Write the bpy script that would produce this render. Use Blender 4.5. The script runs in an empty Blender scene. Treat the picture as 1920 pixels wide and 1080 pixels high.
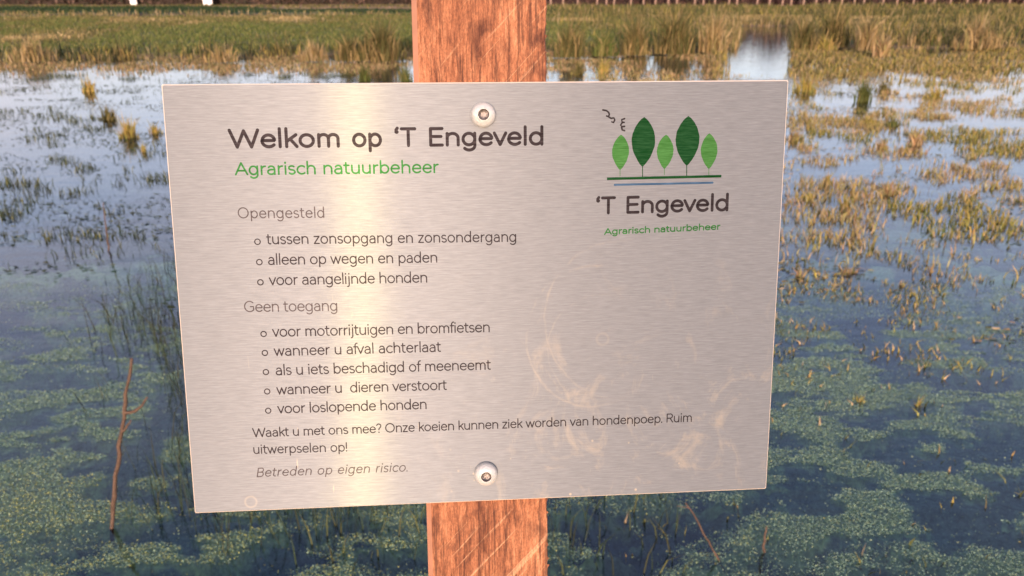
import bpy, bmesh, math, random
import numpy as np
from mathutils import Vector, Matrix
random.seed(7)
RNG = np.random.default_rng(11)
S = bpy.context.scene
C = bpy.data.collections.new('scene_objects'); S.collection.children.link(C)

# ------------------------------------------------------------------ camera
CAM_H = 1.45
PITCH = math.radians(21.8014)
F_PX = 1450.0
cam_d = bpy.data.cameras.new('camera'); cam = bpy.data.objects.new('camera', cam_d); C.objects.link(cam)
cam.location = (0, 0, CAM_H); cam.rotation_euler = (math.pi/2 - PITCH, 0, 0)
cam_d.sensor_width = 36; cam_d.lens = 36*F_PX/1920
cam_d.clip_start = 0.01; cam_d.clip_end = 6000
cam_d.dof.use_dof = True; cam_d.dof.focus_distance = 0.362; cam_d.dof.aperture_fstop = 24
S.camera = cam

# sign frame (u along the plate, v up the post, n out of the plate), plate centre T
RW = Matrix(((0.997138, -0.009644, 0.074981), (0.075315, 0.212694, -0.974212), (-0.006552, 0.977071, 0.212812)))
T = Vector((-0.0126878, 0.3534727, 1.3016652))

# ------------------------------------------------------------------ light
SUN = (RW @ Vector((-0.12, -0.075, 0.99))).normalized()
w = bpy.data.worlds.new('World'); S.world = w; w.use_nodes = True
nt = w.node_tree
sky = nt.nodes.new('ShaderNodeTexSky'); sky.sky_type = 'NISHITA'; sky.sun_disc = False
sky.sun_elevation = math.asin(SUN.z); sky.sun_rotation = math.atan2(SUN.x, SUN.y)
sky.air_density = 1.0; sky.dust_density = 1.6; sky.ozone_density = 2.5
bg = nt.nodes['Background']; bg.inputs['Strength'].default_value = 0.15
tn = nt.nodes.new('ShaderNodeMix'); tn.data_type = 'RGBA'; tn.blend_type = 'MULTIPLY'; tn.inputs[0].default_value = 1
nt.links.new(sky.outputs[0], tn.inputs[6]); tn.inputs[7].default_value = (1.48, 1.16, 1.22, 1)   # the warm white balance of the evening picture
# thin pale evening haze and cloud, thickest low down all round the horizon
wtc = nt.nodes.new('ShaderNodeTexCoord'); wsx = nt.nodes.new('ShaderNodeSeparateXYZ'); nt.links.new(wtc.outputs['Generated'], wsx.inputs[0])
wmp = nt.nodes.new('ShaderNodeMapping'); wmp.inputs['Scale'].default_value = (1.3, 1.3, 6.0); wmp.inputs['Location'].default_value = (0.7, 0, 0); nt.links.new(wtc.outputs['Generated'], wmp.inputs['Vector'])
wno = nt.nodes.new('ShaderNodeTexNoise'); wno.inputs['Scale'].default_value = 1.6; wno.inputs['Detail'].default_value = 5; nt.links.new(wmp.outputs[0], wno.inputs['Vector'])
wr = nt.nodes.new('ShaderNodeMapRange'); wr.inputs[1].default_value = 0.38; wr.inputs[2].default_value = 0.66; wr.inputs[3].default_value = 0.35; wr.inputs[4].default_value = 1.0; nt.links.new(wno.outputs[0], wr.inputs[0])
wel = nt.nodes.new('ShaderNodeMapRange'); wel.interpolation_type = 'SMOOTHSTEP'; wel.inputs[1].default_value = 0.05; wel.inputs[2].default_value = 0.75; wel.inputs[3].default_value = 0.85; wel.inputs[4].default_value = 0.18; nt.links.new(wsx.outputs[2], wel.inputs[0])
wmu = nt.nodes.new('ShaderNodeMath'); wmu.operation = 'MULTIPLY'; nt.links.new(wr.outputs[0], wmu.inputs[0]); nt.links.new(wel.outputs[0], wmu.inputs[1])
wcl = nt.nodes.new('ShaderNodeMix'); wcl.data_type = 'RGBA'; nt.links.new(wmu.outputs[0], wcl.inputs[0]); nt.links.new(tn.outputs[2], wcl.inputs[6]); wcl.inputs[7].default_value = (3.4, 3.1, 3.4, 1)
nt.links.new(wcl.outputs[2], bg.inputs['Color'])
sun_d = bpy.data.lights.new('sun', 'SUN'); sun_d.energy = 2.0; sun_d.angle = math.radians(0.53)
sun_d.color = (1.0, 0.78, 0.64)
sun = bpy.data.objects.new('sun', sun_d); C.objects.link(sun)
sun.rotation_euler = SUN.to_track_quat('Z', 'Y').to_euler(); sun.location = SUN*20
S.view_settings.view_transform = 'Standard'; S.view_settings.look = 'None'
S.view_settings.exposure = 1.5; S.view_settings.gamma = 1; S.view_settings.use_curve_mapping = False
S.render.resolution_x = 1024; S.render.resolution_y = 576
S.cycles.max_bounces = 6; S.cycles.transparent_max_bounces = 12

# ------------------------------------------------------------------ measured layout of the plate, millimetres in the plate's own plane
PLATE = [(-147.94, 104.73), (148.91, 105.93), (147.41, -105.18), (-148.78, -105.52)]
LINES = [
  ('Welkom op ‘T Engeveld', -119.56, 75.30, 28.67, 75.47, 9.25, 1.507, 'dark', 'title'),
  ('Agrarisch natuurbeheer', -117.56, 62.91, -21.72, 62.90, 6.20, 0.826, 'green', 'subtitle'),
  ('Opengesteld', -117.49, 42.65, -77.04, 42.29, 5.00, 0.550, 'grey', 'heading'),
  ('tussen zonsopgang en zonsondergang', -105.01, 30.00, 15.08, 29.11, 5.12, 0.590, 'dark', 'line'),
  ('alleen op wegen en paden', -104.78, 20.06, -23.72, 19.63, 5.16, 0.588, 'dark', 'line'),
  ('voor aangelijnde honden', -104.93, 10.12, -28.87, 9.83, 5.21, 0.590, 'dark', 'line'),
  ('Geen toegang', -117.51, -2.79, -73.00, -3.22, 5.26, 0.561, 'grey', 'heading'),
  ('voor motorrijtuigen en bromfietsen', -104.89, -15.47, 1.44, -15.87, 5.22, 0.600, 'dark', 'line'),
  ('wanneer u afval achterlaat', -104.72, -25.14, -22.93, -25.27, 5.21, 0.600, 'dark', 'line'),
  ('als u iets beschadigd of meeneemt', -104.42, -34.87, 1.80, -35.23, 5.20, 0.605, 'dark', 'line'),
  ('wanneer u  dieren verstoort', -104.64, -44.80, -20.48, -45.05, 5.19, 0.605, 'dark', 'line'),
  ('voor loslopende honden', -104.72, -54.55, -30.97, -54.73, 5.18, 0.607, 'dark', 'line'),
  ('Waakt u met ons mee? Onze koeien kunnen ziek worden van hondenpoep. Ruim', -117.67, -66.47, 105.73, -66.35, 4.72, 0.570, 'dark', 'line'),
  ('uitwerpselen op!', -117.73, -75.19, -71.49, -75.65, 4.75, 0.553, 'dark', 'line'),
  ('Betreden op eigen risico.', -116.74, -87.41, -41.36, -87.51, 4.94, 0.533, 'grey', 'italic'),
  ('‘T Engeveld', 54.42, 41.90, 121.11, 42.54, 8.82, 1.449, 'dark', 'logo'),
  ('Agrarisch natuurbeheer', 58.64, 31.76, 117.45, 33.43, 3.43, 0.592, 'green', 'logo'),
]
BULLETS = [(-109.15, 31.41), (-108.89, 21.57), (-109.0, 11.75), (-109.06, -13.81), (-109.03, -23.32), (-109.13, -33.01), (-109.12, -42.93), (-109.22, -52.82)]
SCREWS = [(-0.16, 90.01), (-1.63, -89.73)]
LEAVES = [
  ([(66.51, 80.42), (66.22, 63.42), (66.26, 60.59)], 4.17, 'l'),
  ([(77.77, 88.69), (77.35, 64.85), (77.44, 59.95)], 5.81, 'd'),
  ([(88.74, 80.25), (88.2, 63.71), (88.27, 60.86)], 4.12, 'l'),
  ([(99.53, 89.07), (99.36, 65.14), (99.5, 60.21)], 5.93, 'd'),
  ([(110.21, 80.73), (110.52, 63.47), (110.61, 60.61)], 4.17, 'l'),
]
BAR = [(59.81, 59.29), (116.96, 59.94), (63.67, 56.35), (112.62, 56.8)]
BIRDS = [[(57.51, 92.13), (59.2, 91.81), (60.38, 90.93), (60.65, 89.8), (60.01, 89.05), (59.36, 89.3)], [(60.34, 88.92), (61.45, 88.16), (62.88, 88.4), (63.35, 87.39), (62.65, 86.13), (61.99, 86.52)], [(68.1, 87.99), (66.68, 87.5), (66.95, 86.36), (67.87, 86.23)], [(67.09, 86.23), (66.19, 84.98), (66.98, 84.21), (68.16, 84.33)], [(66.72, 84.09), (67.0, 82.69), (68.19, 82.31)]]

# ------------------------------------------------------------------ helpers
def srgb(r, g, b):
    f = lambda c: (c/255/12.92) if c/255 <= 0.04045 else ((c/255+0.055)/1.055)**2.4
    return (f(r), f(g), f(b), 1)

def tag(o, label=None, cat=None, group=None, kind=None):
    for k, v in (('label', label), ('category', cat), ('group', group), ('kind', kind)):
        if v: o[k] = v
    return o

def obj(name, me, parent=None):
    o = bpy.data.objects.new(name, me); C.objects.link(o)
    if parent: o.parent = parent
    return o

def empty(name, loc):
    o = bpy.data.objects.new(name, None); C.objects.link(o); o.location = loc; o.empty_display_size = 0.1
    return o

def mesh_np(name, V, tris=None, quads=None, mat=None, col=None, smooth=False):
    V = np.asarray(V, np.float32)
    me = bpy.data.meshes.new(name)
    nt_ = 0 if tris is None else len(tris); nq = 0 if quads is None else len(quads)
    me.vertices.add(len(V)); me.vertices.foreach_set('co', V.ravel())
    li = []
    if nt_: li.append(np.asarray(tris, np.int32).ravel())
    if nq: li.append(np.asarray(quads, np.int32).ravel())
    li = np.concatenate(li); me.loops.add(len(li)); me.loops.foreach_set('vertex_index', li)
    me.polygons.add(nt_+nq)
    st = np.concatenate([np.arange(nt_)*3, nt_*3+np.arange(nq)*4]).astype(np.int32)
    me.polygons.foreach_set('loop_start', st)
    me.polygons.foreach_set('use_smooth', np.full(nt_+nq, smooth))
    me.update(calc_edges=True); me.validate()
    if col is not None:
        a = me.color_attributes.new('tint', 'FLOAT_COLOR', 'POINT')
        c = np.ones((len(V), 4), np.float32); c[:, :3] = col
        a.data.foreach_set('color', c.ravel())
    if mat: me.materials.append(mat)
    return me

def hash2(ix, iy, seed):
    h = (ix.astype(np.int64)*374761393 + iy.astype(np.int64)*668265263 + seed*974711) & 0x7fffffff
    h = ((h ^ (h >> 13))*1274126177) & 0x7fffffff
    return ((h ^ (h >> 16)) & 0xffff)/65535.0
def vnoise(x, y, seed=0):
    x = np.asarray(x, float); y = np.asarray(y, float)
    ix, iy = np.floor(x), np.floor(y); fx, fy = x-ix, y-iy
    fx = fx*fx*(3-2*fx); fy = fy*fy*(3-2*fy)
    a = hash2(ix, iy, seed); b = hash2(ix+1, iy, seed); c = hash2(ix, iy+1, seed); d = hash2(ix+1, iy+1, seed)
    return (a*(1-fx)+b*fx)*(1-fy)+(c*(1-fx)+d*fx)*fy
def fbm(x, y, s=1.0, oct=4, seed=0):
    t = 0; a = 0.5; n = 0
    for k in range(oct):
        t = t + a*vnoise(x*s+17.3*k, y*s-9.1*k, seed+k); n += a; a *= 0.5; s *= 2.03
    return t/n
def sstep(a, b, x):
    t = np.clip((x-a)/(b-a), 0, 1); return t*t*(3-2*t)

# materials ------------------------------------------------------------
def new_mat(name):
    m = bpy.data.materials.new(name); m.use_nodes = True
    n = m.node_tree.nodes; n.clear(); out = n.new('ShaderNodeOutputMaterial')
    return m, n, m.node_tree.links, out
def N(n, t, **kw):
    o = n.new(t)
    for k, v in kw.items():
        if k.startswith('i_'):
            k = k[2:]; k = int(k) if k.isdigit() else k
            o.inputs[k].default_value = v
        else: setattr(o, k, v)
    return o
def ramp(n, stops):
    r = n.new('ShaderNodeValToRGB'); e = r.color_ramp.elements
    while len(e) < len(stops): e.new(0.5)
    for el, (p, c) in zip(e, stops): el.position = p; el.color = c if len(c) == 4 else (*c, 1)
    return r
def g(v): return (v, v, v, 1)

def plate_material(name, ink=None, cover=0.0):
    """Brushed aluminium; with ink: the same metal seen through printed ink."""
    m, n, l, out = new_mat(name)
    tc = N(n, 'ShaderNodeTexCoord')
    mp = N(n, 'ShaderNodeMapping'); mp.inputs['Scale'].default_value = (170, 2300, 1)
    l.new(tc.outputs['UV'], mp.inputs['Vector'])
    gr = N(n, 'ShaderNodeTexNoise', i_Scale=1.0, i_Detail=3.0, i_Roughness=0.6); l.new(mp.outputs[0], gr.inputs['Vector'])
    mp2 = N(n, 'ShaderNodeMapping'); mp2.inputs['Scale'].default_value = (95, 1500, 1)
    l.new(tc.outputs['UV'], mp2.inputs['Vector'])
    gr2 = N(n, 'ShaderNodeTexNoise', i_Scale=1.0, i_Detail=4.0, i_Roughness=0.65); l.new(mp2.outputs[0], gr2.inputs['Vector'])
    blo = N(n, 'ShaderNodeTexNoise', i_Scale=16.0, i_Detail=5.0, i_Roughness=0.62); l.new(tc.outputs['UV'], blo.inputs['Vector'])
    mixg = N(n, 'ShaderNodeMath', operation='MULTIPLY_ADD'); l.new(gr2.outputs[0], mixg.inputs[0]); mixg.inputs[1].default_value = 0.6
    hlf = N(n, 'ShaderNodeMath', operation='MULTIPLY'); l.new(gr.outputs[0], hlf.inputs[0]); hlf.inputs[1].default_value = 0.4
    l.new(hlf.outputs[0], mixg.inputs[2])
    rc = ramp(n, [(0.28, (0.156, 0.163, 0.170)), (0.50, (0.206, 0.214, 0.220)), (0.74, (0.262, 0.272, 0.278))]); l.new(mixg.outputs[0], rc.inputs[0])
    # dirt: pale dried smears, mostly on the lower right of the plate
    dm = N(n, 'ShaderNodeMapping'); dm.inputs['Scale'].default_value = (46, 30, 1); dm.inputs['Rotation'].default_value = (0, 0, 0.5)
    l.new(tc.outputs['UV'], dm.inputs['Vector'])
    dn = N(n, 'ShaderNodeTexNoise', i_Scale=1.0, i_Detail=7.0, i_Roughness=0.68, i_Distortion=1.2); l.new(dm.outputs[0], dn.inputs['Vector'])
    dr = ramp(n, [(0.545, g(0)), (0.70, g(1))]); l.new(dn.outputs[0], dr.inputs[0])
    sx = N(n, 'ShaderNodeSeparateXYZ'); l.new(tc.outputs['UV'], sx.inputs[0])
    ax = N(n, 'ShaderNodeMapRange'); ax.inputs[1].default_value = -0.06; ax.inputs[2].default_value = 0.05; l.new(sx.outputs[0], ax.inputs[0])
    ay = N(n, 'ShaderNodeMapRange'); ay.inputs[1].default_value = 0.03; ay.inputs[2].default_value = -0.05; l.new(sx.outputs[1], ay.inputs[0])
    a1 = N(n, 'ShaderNodeMath', operation='MULTIPLY'); l.new(ax.outputs[0], a1.inputs[0]); l.new(ay.outputs[0], a1.inputs[1])
    a2 = N(n, 'ShaderNodeMath', operation='MULTIPLY'); l.new(a1.outputs[0], a2.inputs[0]); l.new(dr.outputs[0], a2.inputs[1])
    # curved wipe marks: thin rings, broken up by noise
    def ring(cx, cy, r, wd, amp):
        v = N(n, 'ShaderNodeVectorMath', operation='SUBTRACT'); l.new(tc.outputs['UV'], v.inputs[0]); v.inputs[1].default_value = (cx, cy, 0)
        le = N(n, 'ShaderNodeVectorMath', operation='LENGTH'); l.new(v.outputs[0], le.inputs[0])
        wob = N(n, 'ShaderNodeMath', operation='MULTIPLY_ADD'); l.new(blo.outputs[0], wob.inputs[0]); wob.inputs[1].default_value = 0.010*min(1, r/0.02); l.new(le.outputs['Value'], wob.inputs[2])
        d = N(n, 'ShaderNodeMath', operation='SUBTRACT'); l.new(wob.outputs[0], d.inputs[0]); d.inputs[1].default_value = r + 0.005*min(1, r/0.02)
        ab = N(n, 'ShaderNodeMath', operation='ABSOLUTE'); l.new(d.outputs[0], ab.inputs[0])
        mr = N(n, 'ShaderNodeMapRange'); mr.inputs[1].default_value = wd; mr.inputs[2].default_value = wd*0.3; mr.inputs[4].default_value = amp; l.new(ab.outputs[0], mr.inputs[0])
        return mr
    tot = a2
    brk = ramp(n, [(0.42, g(0)), (0.62, g(1))]); l.new(dn.outputs[0], brk.inputs[0])
    lowx = N(n, 'ShaderNodeMapRange'); lowx.inputs[1].default_value = 0.075; lowx.inputs[2].default_value = 0.045; l.new(sx.outputs[0], lowx.inputs[0])
    for cx, cy, r, wd, amp in ((0.055, -0.020, 0.036, 0.0009, 0.8), (0.058, -0.026, 0.028, 0.0006, 0.5), (0.07, -0.012, 0.041, 0.0008, 0.6)):
        rr = ring(cx, cy, r, wd, amp)
        q = N(n, 'ShaderNodeMath', operation='MULTIPLY'); l.new(rr.outputs[0], q.inputs[0]); l.new(lowx.outputs[0], q.inputs[1])
        q2 = N(n, 'ShaderNodeMath', operation='MULTIPLY'); l.new(q.outputs[0], q2.inputs[0]); l.new(brk.outputs[0], q2.inputs[1])
        mx = N(n, 'ShaderNodeMath', operation='MAXIMUM'); l.new(tot.outputs[0], mx.inputs[0]); l.new(q2.outputs[0], mx.inputs[1]); tot = mx
    for cx, cy, r, wd, amp in ((-0.1207, -0.1005, 0.0028, 0.0007, 0.6), (0.0585, -0.021, 0.0030, 0.0009, 0.3)):
        rr = ring(cx, cy, r, wd, amp)
        mx = N(n, 'ShaderNodeMath', operation='MAXIMUM'); l.new(tot.outputs[0], mx.inputs[0]); l.new(rr.outputs[0], mx.inputs[1]); tot = mx
    dcol = N(n, 'ShaderNodeMix', data_type='RGBA'); l.new(tot.outputs[0], dcol.inputs[0])
    dk = N(n, 'ShaderNodeMath', operation='MULTIPLY'); l.new(tot.outputs[0], dk.inputs[0]); dk.inputs[1].default_value = 0.44
    l.new(dk.outputs[0], dcol.inputs[0]); l.new(rc.outputs[0], dcol.inputs[6]); dcol.inputs[7].default_value = (0.43, 0.37, 0.28, 1)
    base = dcol.outputs[2]
    sv = N(n, 'ShaderNodeTexVoronoi', i_Scale=260.0, feature='F1'); l.new(tc.outputs['UV'], sv.inputs['Vector'])
    sq = N(n, 'ShaderNodeMapRange'); sq.inputs[1].default_value = 0.22; sq.inputs[2].default_value = 0.10; l.new(sv.outputs['Distance'], sq.inputs[0])
    sg_ = N(n, 'ShaderNodeSeparateColor'); l.new(sv.outputs['Color'], sg_.inputs[0])
    gt = N(n, 'ShaderNodeMath', operation='GREATER_THAN'); l.new(sg_.outputs[0], gt.inputs[0]); gt.inputs[1].default_value = 0.90
    ay2 = N(n, 'ShaderNodeMapRange'); ay2.inputs[1].default_value = -0.055; ay2.inputs[2].default_value = -0.09; l.new(sx.outputs[1], ay2.inputs[0])
    ax2 = N(n, 'ShaderNodeMapRange'); ax2.inputs[1].default_value = -0.03; ax2.inputs[2].default_value = 0.01; l.new(sx.outputs[0], ax2.inputs[0])
    sp1 = N(n, 'ShaderNodeMath', operation='MULTIPLY'); l.new(sq.outputs[0], sp1.inputs[0]); l.new(gt.outputs[0], sp1.inputs[1])
    sp2 = N(n, 'ShaderNodeMath', operation='MULTIPLY'); l.new(sp1.outputs[0], sp2.inputs[0]); l.new(ay2.outputs[0], sp2.inputs[1])
    sp3 = N(n, 'ShaderNodeMath', operation='MULTIPLY'); l.new(sp2.outputs[0], sp3.inputs[0]); l.new(ax2.outputs[0], sp3.inputs[1])
    sm_ = N(n, 'ShaderNodeMath', operation='MAXIMUM'); l.new(dk.outputs[0], sm_.inputs[0]); l.new(sp3.outputs[0], sm_.inputs[1]); l.new(sm_.outputs[0], dcol.inputs[0])
    scm = N(n, 'ShaderNodeMapping'); scm.inputs['Scale'].default_value = (420, 60, 1); scm.inputs['Rotation'].default_value = (0, 0, 0.12); l.new(tc.outputs['UV'], scm.inputs['Vector'])
    scn = N(n, 'ShaderNodeTexNoise', i_Scale=1.0, i_Detail=2.0, i_Roughness=0.5); l.new(scm.outputs[0], scn.inputs['Vector'])
    scr = N(n, 'ShaderNodeMapRange'); scr.inputs[1].default_value = 0.735; scr.inputs[2].default_value = 0.80; scr.inputs[4].default_value = 0.6; l.new(scn.outputs[0], scr.inputs[0])
    ayl = N(n, 'ShaderNodeMapRange'); ayl.inputs[1].default_value = 0.02; ayl.inputs[2].default_value = -0.04; l.new(sx.outputs[1], ayl.inputs[0])
    scx = N(n, 'ShaderNodeMath', operation='MULTIPLY'); l.new(scr.outputs[0], scx.inputs[0]); l.new(ayl.outputs[0], scx.inputs[1])
    smm = N(n, 'ShaderNodeMath', operation='MAXIMUM'); l.new(sm_.outputs[0], smm.inputs[0]); l.new(scx.outputs[0], smm.inputs[1]); l.new(smm.outputs[0], dcol.inputs[0])
    # metal: narrow brushed lobe + broad lobe, plus the matt part of the finish
    tg = N(n, 'ShaderNodeTangent', direction_type='UV_MAP')
    an = N(n, 'ShaderNodeBsdfAnisotropic', distribution='GGX'); an.inputs['Roughness'].default_value = 0.33; an.inputs['Anisotropy'].default_value = 0.935
    l.new(tg.outputs[0], an.inputs['Tangent'])
    br = N(n, 'ShaderNodeBsdfAnisotropic', distribution='GGX'); br.inputs['Roughness'].default_value = 0.54; br.inputs['Anisotropy'].default_value = 0.48
    l.new(tg.outputs[0], br.inputs['Tangent'])
    df = N(n, 'ShaderNodeBsdfDiffuse', i_Roughness=0.3)
    bmp = N(n, 'ShaderNodeBump', i_Strength=0.10, i_Distance=0.0003); l.new(mixg.outputs[0], bmp.inputs['Height'])
    for s in (an, br, df): l.new(bmp.outputs[0], s.inputs['Normal'])
    if ink:
        pm = N(n, 'ShaderNodeMix', data_type='RGBA'); pm.blend_type = 'MULTIPLY'; pm.inputs[0].default_value = 1
        l.new(base, pm.inputs[6])
        # wear of the print along the brushing
        wr = ramp(n, [(0.40, (*ink, 1)), (0.75, tuple(min(1, c*1.5+0.10) for c in ink)+(1,))]); l.new(mixg.outputs[0], wr.inputs[0])
        l.new(wr.outputs[0], pm.inputs[7]); base = pm.outputs[2]
    for s in (br, df): l.new(base, s.inputs['Color'])
    glint_tint = N(n, 'ShaderNodeMix', data_type='RGBA'); glint_tint.blend_type = 'MULTIPLY'; glint_tint.inputs[0].default_value = 1; l.new(base, glint_tint.inputs[6]); glint_tint.inputs[7].default_value = (1.2, 1.2, 0.50, 1)
    l.new(glint_tint.outputs[2], an.inputs['Color'])   # yellow of the sun stripe put into the narrow lobe's colour
    m1 = N(n, 'ShaderNodeMixShader', i_0=PL_BROAD); l.new(an.outputs[0], m1.inputs[1]); l.new(br.outputs[0], m1.inputs[2])
    m2 = N(n, 'ShaderNodeMixShader', i_0=PL_DIFF); l.new(m1.outputs[0], m2.inputs[1]); l.new(df.outputs[0], m2.inputs[2])
    l.new(m2.outputs[0], out.inputs[0])
    return m
PL_BROAD = 0.87; PL_DIFF = 0.60

def wood_material():
    m, n, l, out = new_mat('sawn_hardwood')
    tc = N(n, 'ShaderNodeTexCoord')
    def noise(scale, det=5, rough=0.6, rot=0, dist=0):
        mp = N(n, 'ShaderNodeMapping'); mp.inputs['Scale'].default_value = scale; mp.inputs['Rotation'].default_value = (0, 0, rot)
        l.new(tc.outputs['Object'], mp.inputs['Vector'])
        t = N(n, 'ShaderNodeTexNoise', i_Scale=1.0, i_Detail=float(det), i_Roughness=rough, i_Distortion=dist); l.new(mp.outputs[0], t.inputs['Vector']); return t
    fib = noise((1500, 120, 1500), 4, 0.6); fib2 = noise((430, 34, 430), 6, 0.66); big = noise((38, 9, 38), 4, 0.6, 0, 0.6)
    # sawn marks: rotate first so that the stretch runs along the diagonal
    vr = N(n, 'ShaderNodeVectorRotate', rotation_type='Z_AXIS'); vr.inputs['Angle'].default_value = -0.82; l.new(tc.outputs['Object'], vr.inputs['Vector'])
    ms = N(n, 'ShaderNodeMapping'); ms.inputs['Scale'].default_value = (9, 300, 9); l.new(vr.outputs[0], ms.inputs['Vector'])
    saw = N(n, 'ShaderNodeTexNoise', i_Scale=1.0, i_Detail=3.0, i_Roughness=0.55); l.new(ms.outputs[0], saw.inputs['Vector'])
    c1 = ramp(n, [(0.34, (0.070, 0.024, 0.013)), (0.44, (0.215, 0.075, 0.033)), (0.55, (0.35, 0.135, 0.060)), (0.70, (0.52, 0.255, 0.125))])
    ad = N(n, 'ShaderNodeMath', operation='MULTIPLY_ADD'); l.new(fib.outputs[0], ad.inputs[0]); ad.inputs[1].default_value = 0.42
    ad2 = N(n, 'ShaderNodeMath', operation='MULTIPLY_ADD'); l.new(fib2.outputs[0], ad2.inputs[0]); ad2.inputs[1].default_value = 0.45
    ad3 = N(n, 'ShaderNodeMath', operation='MULTIPLY'); l.new(big.outputs[0], ad3.inputs[0]); ad3.inputs[1].default_value = 0.32
    l.new(ad3.outputs[0], ad2.inputs[2]); l.new(ad2.outputs[0], ad.inputs[2])
    sb = N(n, 'ShaderNodeMath', operation='SUBTRACT'); l.new(ad.outputs[0], sb.inputs[0]); sb.inputs[1].default_value = 0.085
    l.new(sb.outputs[0], c1.inputs[0])
    sm = ramp(n, [(0.61, g(0)), (0.67, g(1))]); l.new(saw.outputs[0], sm.inputs[0])
    smk = N(n, 'ShaderNodeMath', operation='MULTIPLY'); l.new(sm.outputs[0], smk.inputs[0]); smk.inputs[1].default_value = 0.5
    mx = N(n, 'ShaderNodeMix', data_type='RGBA'); l.new(smk.outputs[0], mx.inputs[0]); l.new(c1.outputs[0], mx.inputs[6]); mx.inputs[7].default_value = (0.66, 0.36, 0.19, 1)
    # dark resin stains with a shape of their own
    st = noise((55, 26, 55), 4, 0.6, 0.3, 1.0)
    sr = ramp(n, [(0.54, g(0)), (0.66, g(1))]); l.new(st.outputs[0], sr.inputs[0])
    sk = N(n, 'ShaderNodeMath', operation='MULTIPLY'); l.new(sr.outputs[0], sk.inputs[0]); sk.inputs[1].default_value = 0.7
    mx2 = N(n, 'ShaderNodeMix', data_type='RGBA'); l.new(sk.outputs[0], mx2.inputs[0]); l.new(mx.outputs[2], mx2.inputs[6]); mx2.inputs[7].default_value = (0.06, 0.018, 0.010, 1)
    ck = noise((520, 22, 520), 5, 0.7, 0, 0.4); cr = ramp(n, [(0.40, g(1)), (0.47, g(0))]); l.new(ck.outputs[0], cr.inputs[0])
    po = noise((1500, 700, 1500), 3, 0.7); pr_ = ramp(n, [(0.36, g(0.7)), (0.60, g(1.1))]); l.new(po.outputs[0], pr_.inputs[0])
    mp_ = N(n, 'ShaderNodeMix', data_type='RGBA'); mp_.blend_type = 'MULTIPLY'; mp_.inputs[0].default_value = 1; l.new(mx2.outputs[2], mp_.inputs[6]); l.new(pr_.outputs[0], mp_.inputs[7])
    ckm = N(n, 'ShaderNodeMath', operation='MULTIPLY'); l.new(cr.outputs[0], ckm.inputs[0]); ckm.inputs[1].default_value = 0.6
    mx3 = N(n, 'ShaderNodeMix', data_type='RGBA'); l.new(ckm.outputs[0], mx3.inputs[0]); l.new(mp_.outputs[2], mx3.inputs[6]); mx3.inputs[7].default_value = (0.045, 0.016, 0.010, 1); mx2 = mx3
    b = N(n, 'ShaderNodeBsdfPrincipled', i_Roughness=0.75); b.inputs['Specular IOR Level'].default_value = 0.25
    l.new(mx2.outputs[2], b.inputs['Base Color'])
    hh = N(n, 'ShaderNodeMath', operation='MULTIPLY_ADD'); l.new(sm.outputs[0], hh.inputs[0]); hh.inputs[1].default_value = 0.5; l.new(ad.outputs[0], hh.inputs[2])
    bmp = N(n, 'ShaderNodeBump', i_Strength=0.55, i_Distance=0.0012); l.new(hh.outputs[0], bmp.inputs['Height']); l.new(bmp.outputs[0], b.inputs['Normal'])
    l.new(b.outputs[0], out.inputs[0]); return m

def simple(name, col, rough=0.6, metal=0.0, noise=0.0, scale=50, coat=0.0):
    m, n, l, out = new_mat(name)
    b = N(n, 'ShaderNodeBsdfPrincipled', i_Roughness=rough, i_Metallic=metal); b.inputs['Base Color'].default_value = (*col, 1)
    b.inputs['Coat Weight'].default_value = coat
    if noise:
        tc = N(n, 'ShaderNodeTexCoord'); t = N(n, 'ShaderNodeTexNoise', i_Scale=float(scale), i_Detail=5.0); l.new(tc.outputs['Object'], t.inputs['Vector'])
        r = ramp(n, [(0.3, tuple(c*(1-noise) for c in col)), (0.7, tuple(min(1, c*(1+noise)) for c in col))]); l.new(t.outputs[0], r.inputs[0]); l.new(r.outputs[0], b.inputs['Base Color'])
        bp = N(n, 'ShaderNodeBump', i_Strength=0.3, i_Distance=0.002); l.new(t.outputs[0], bp.inputs['Height']); l.new(bp.outputs[0], b.inputs['Normal'])
    l.new(b.outputs[0], out.inputs[0]); return m

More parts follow.
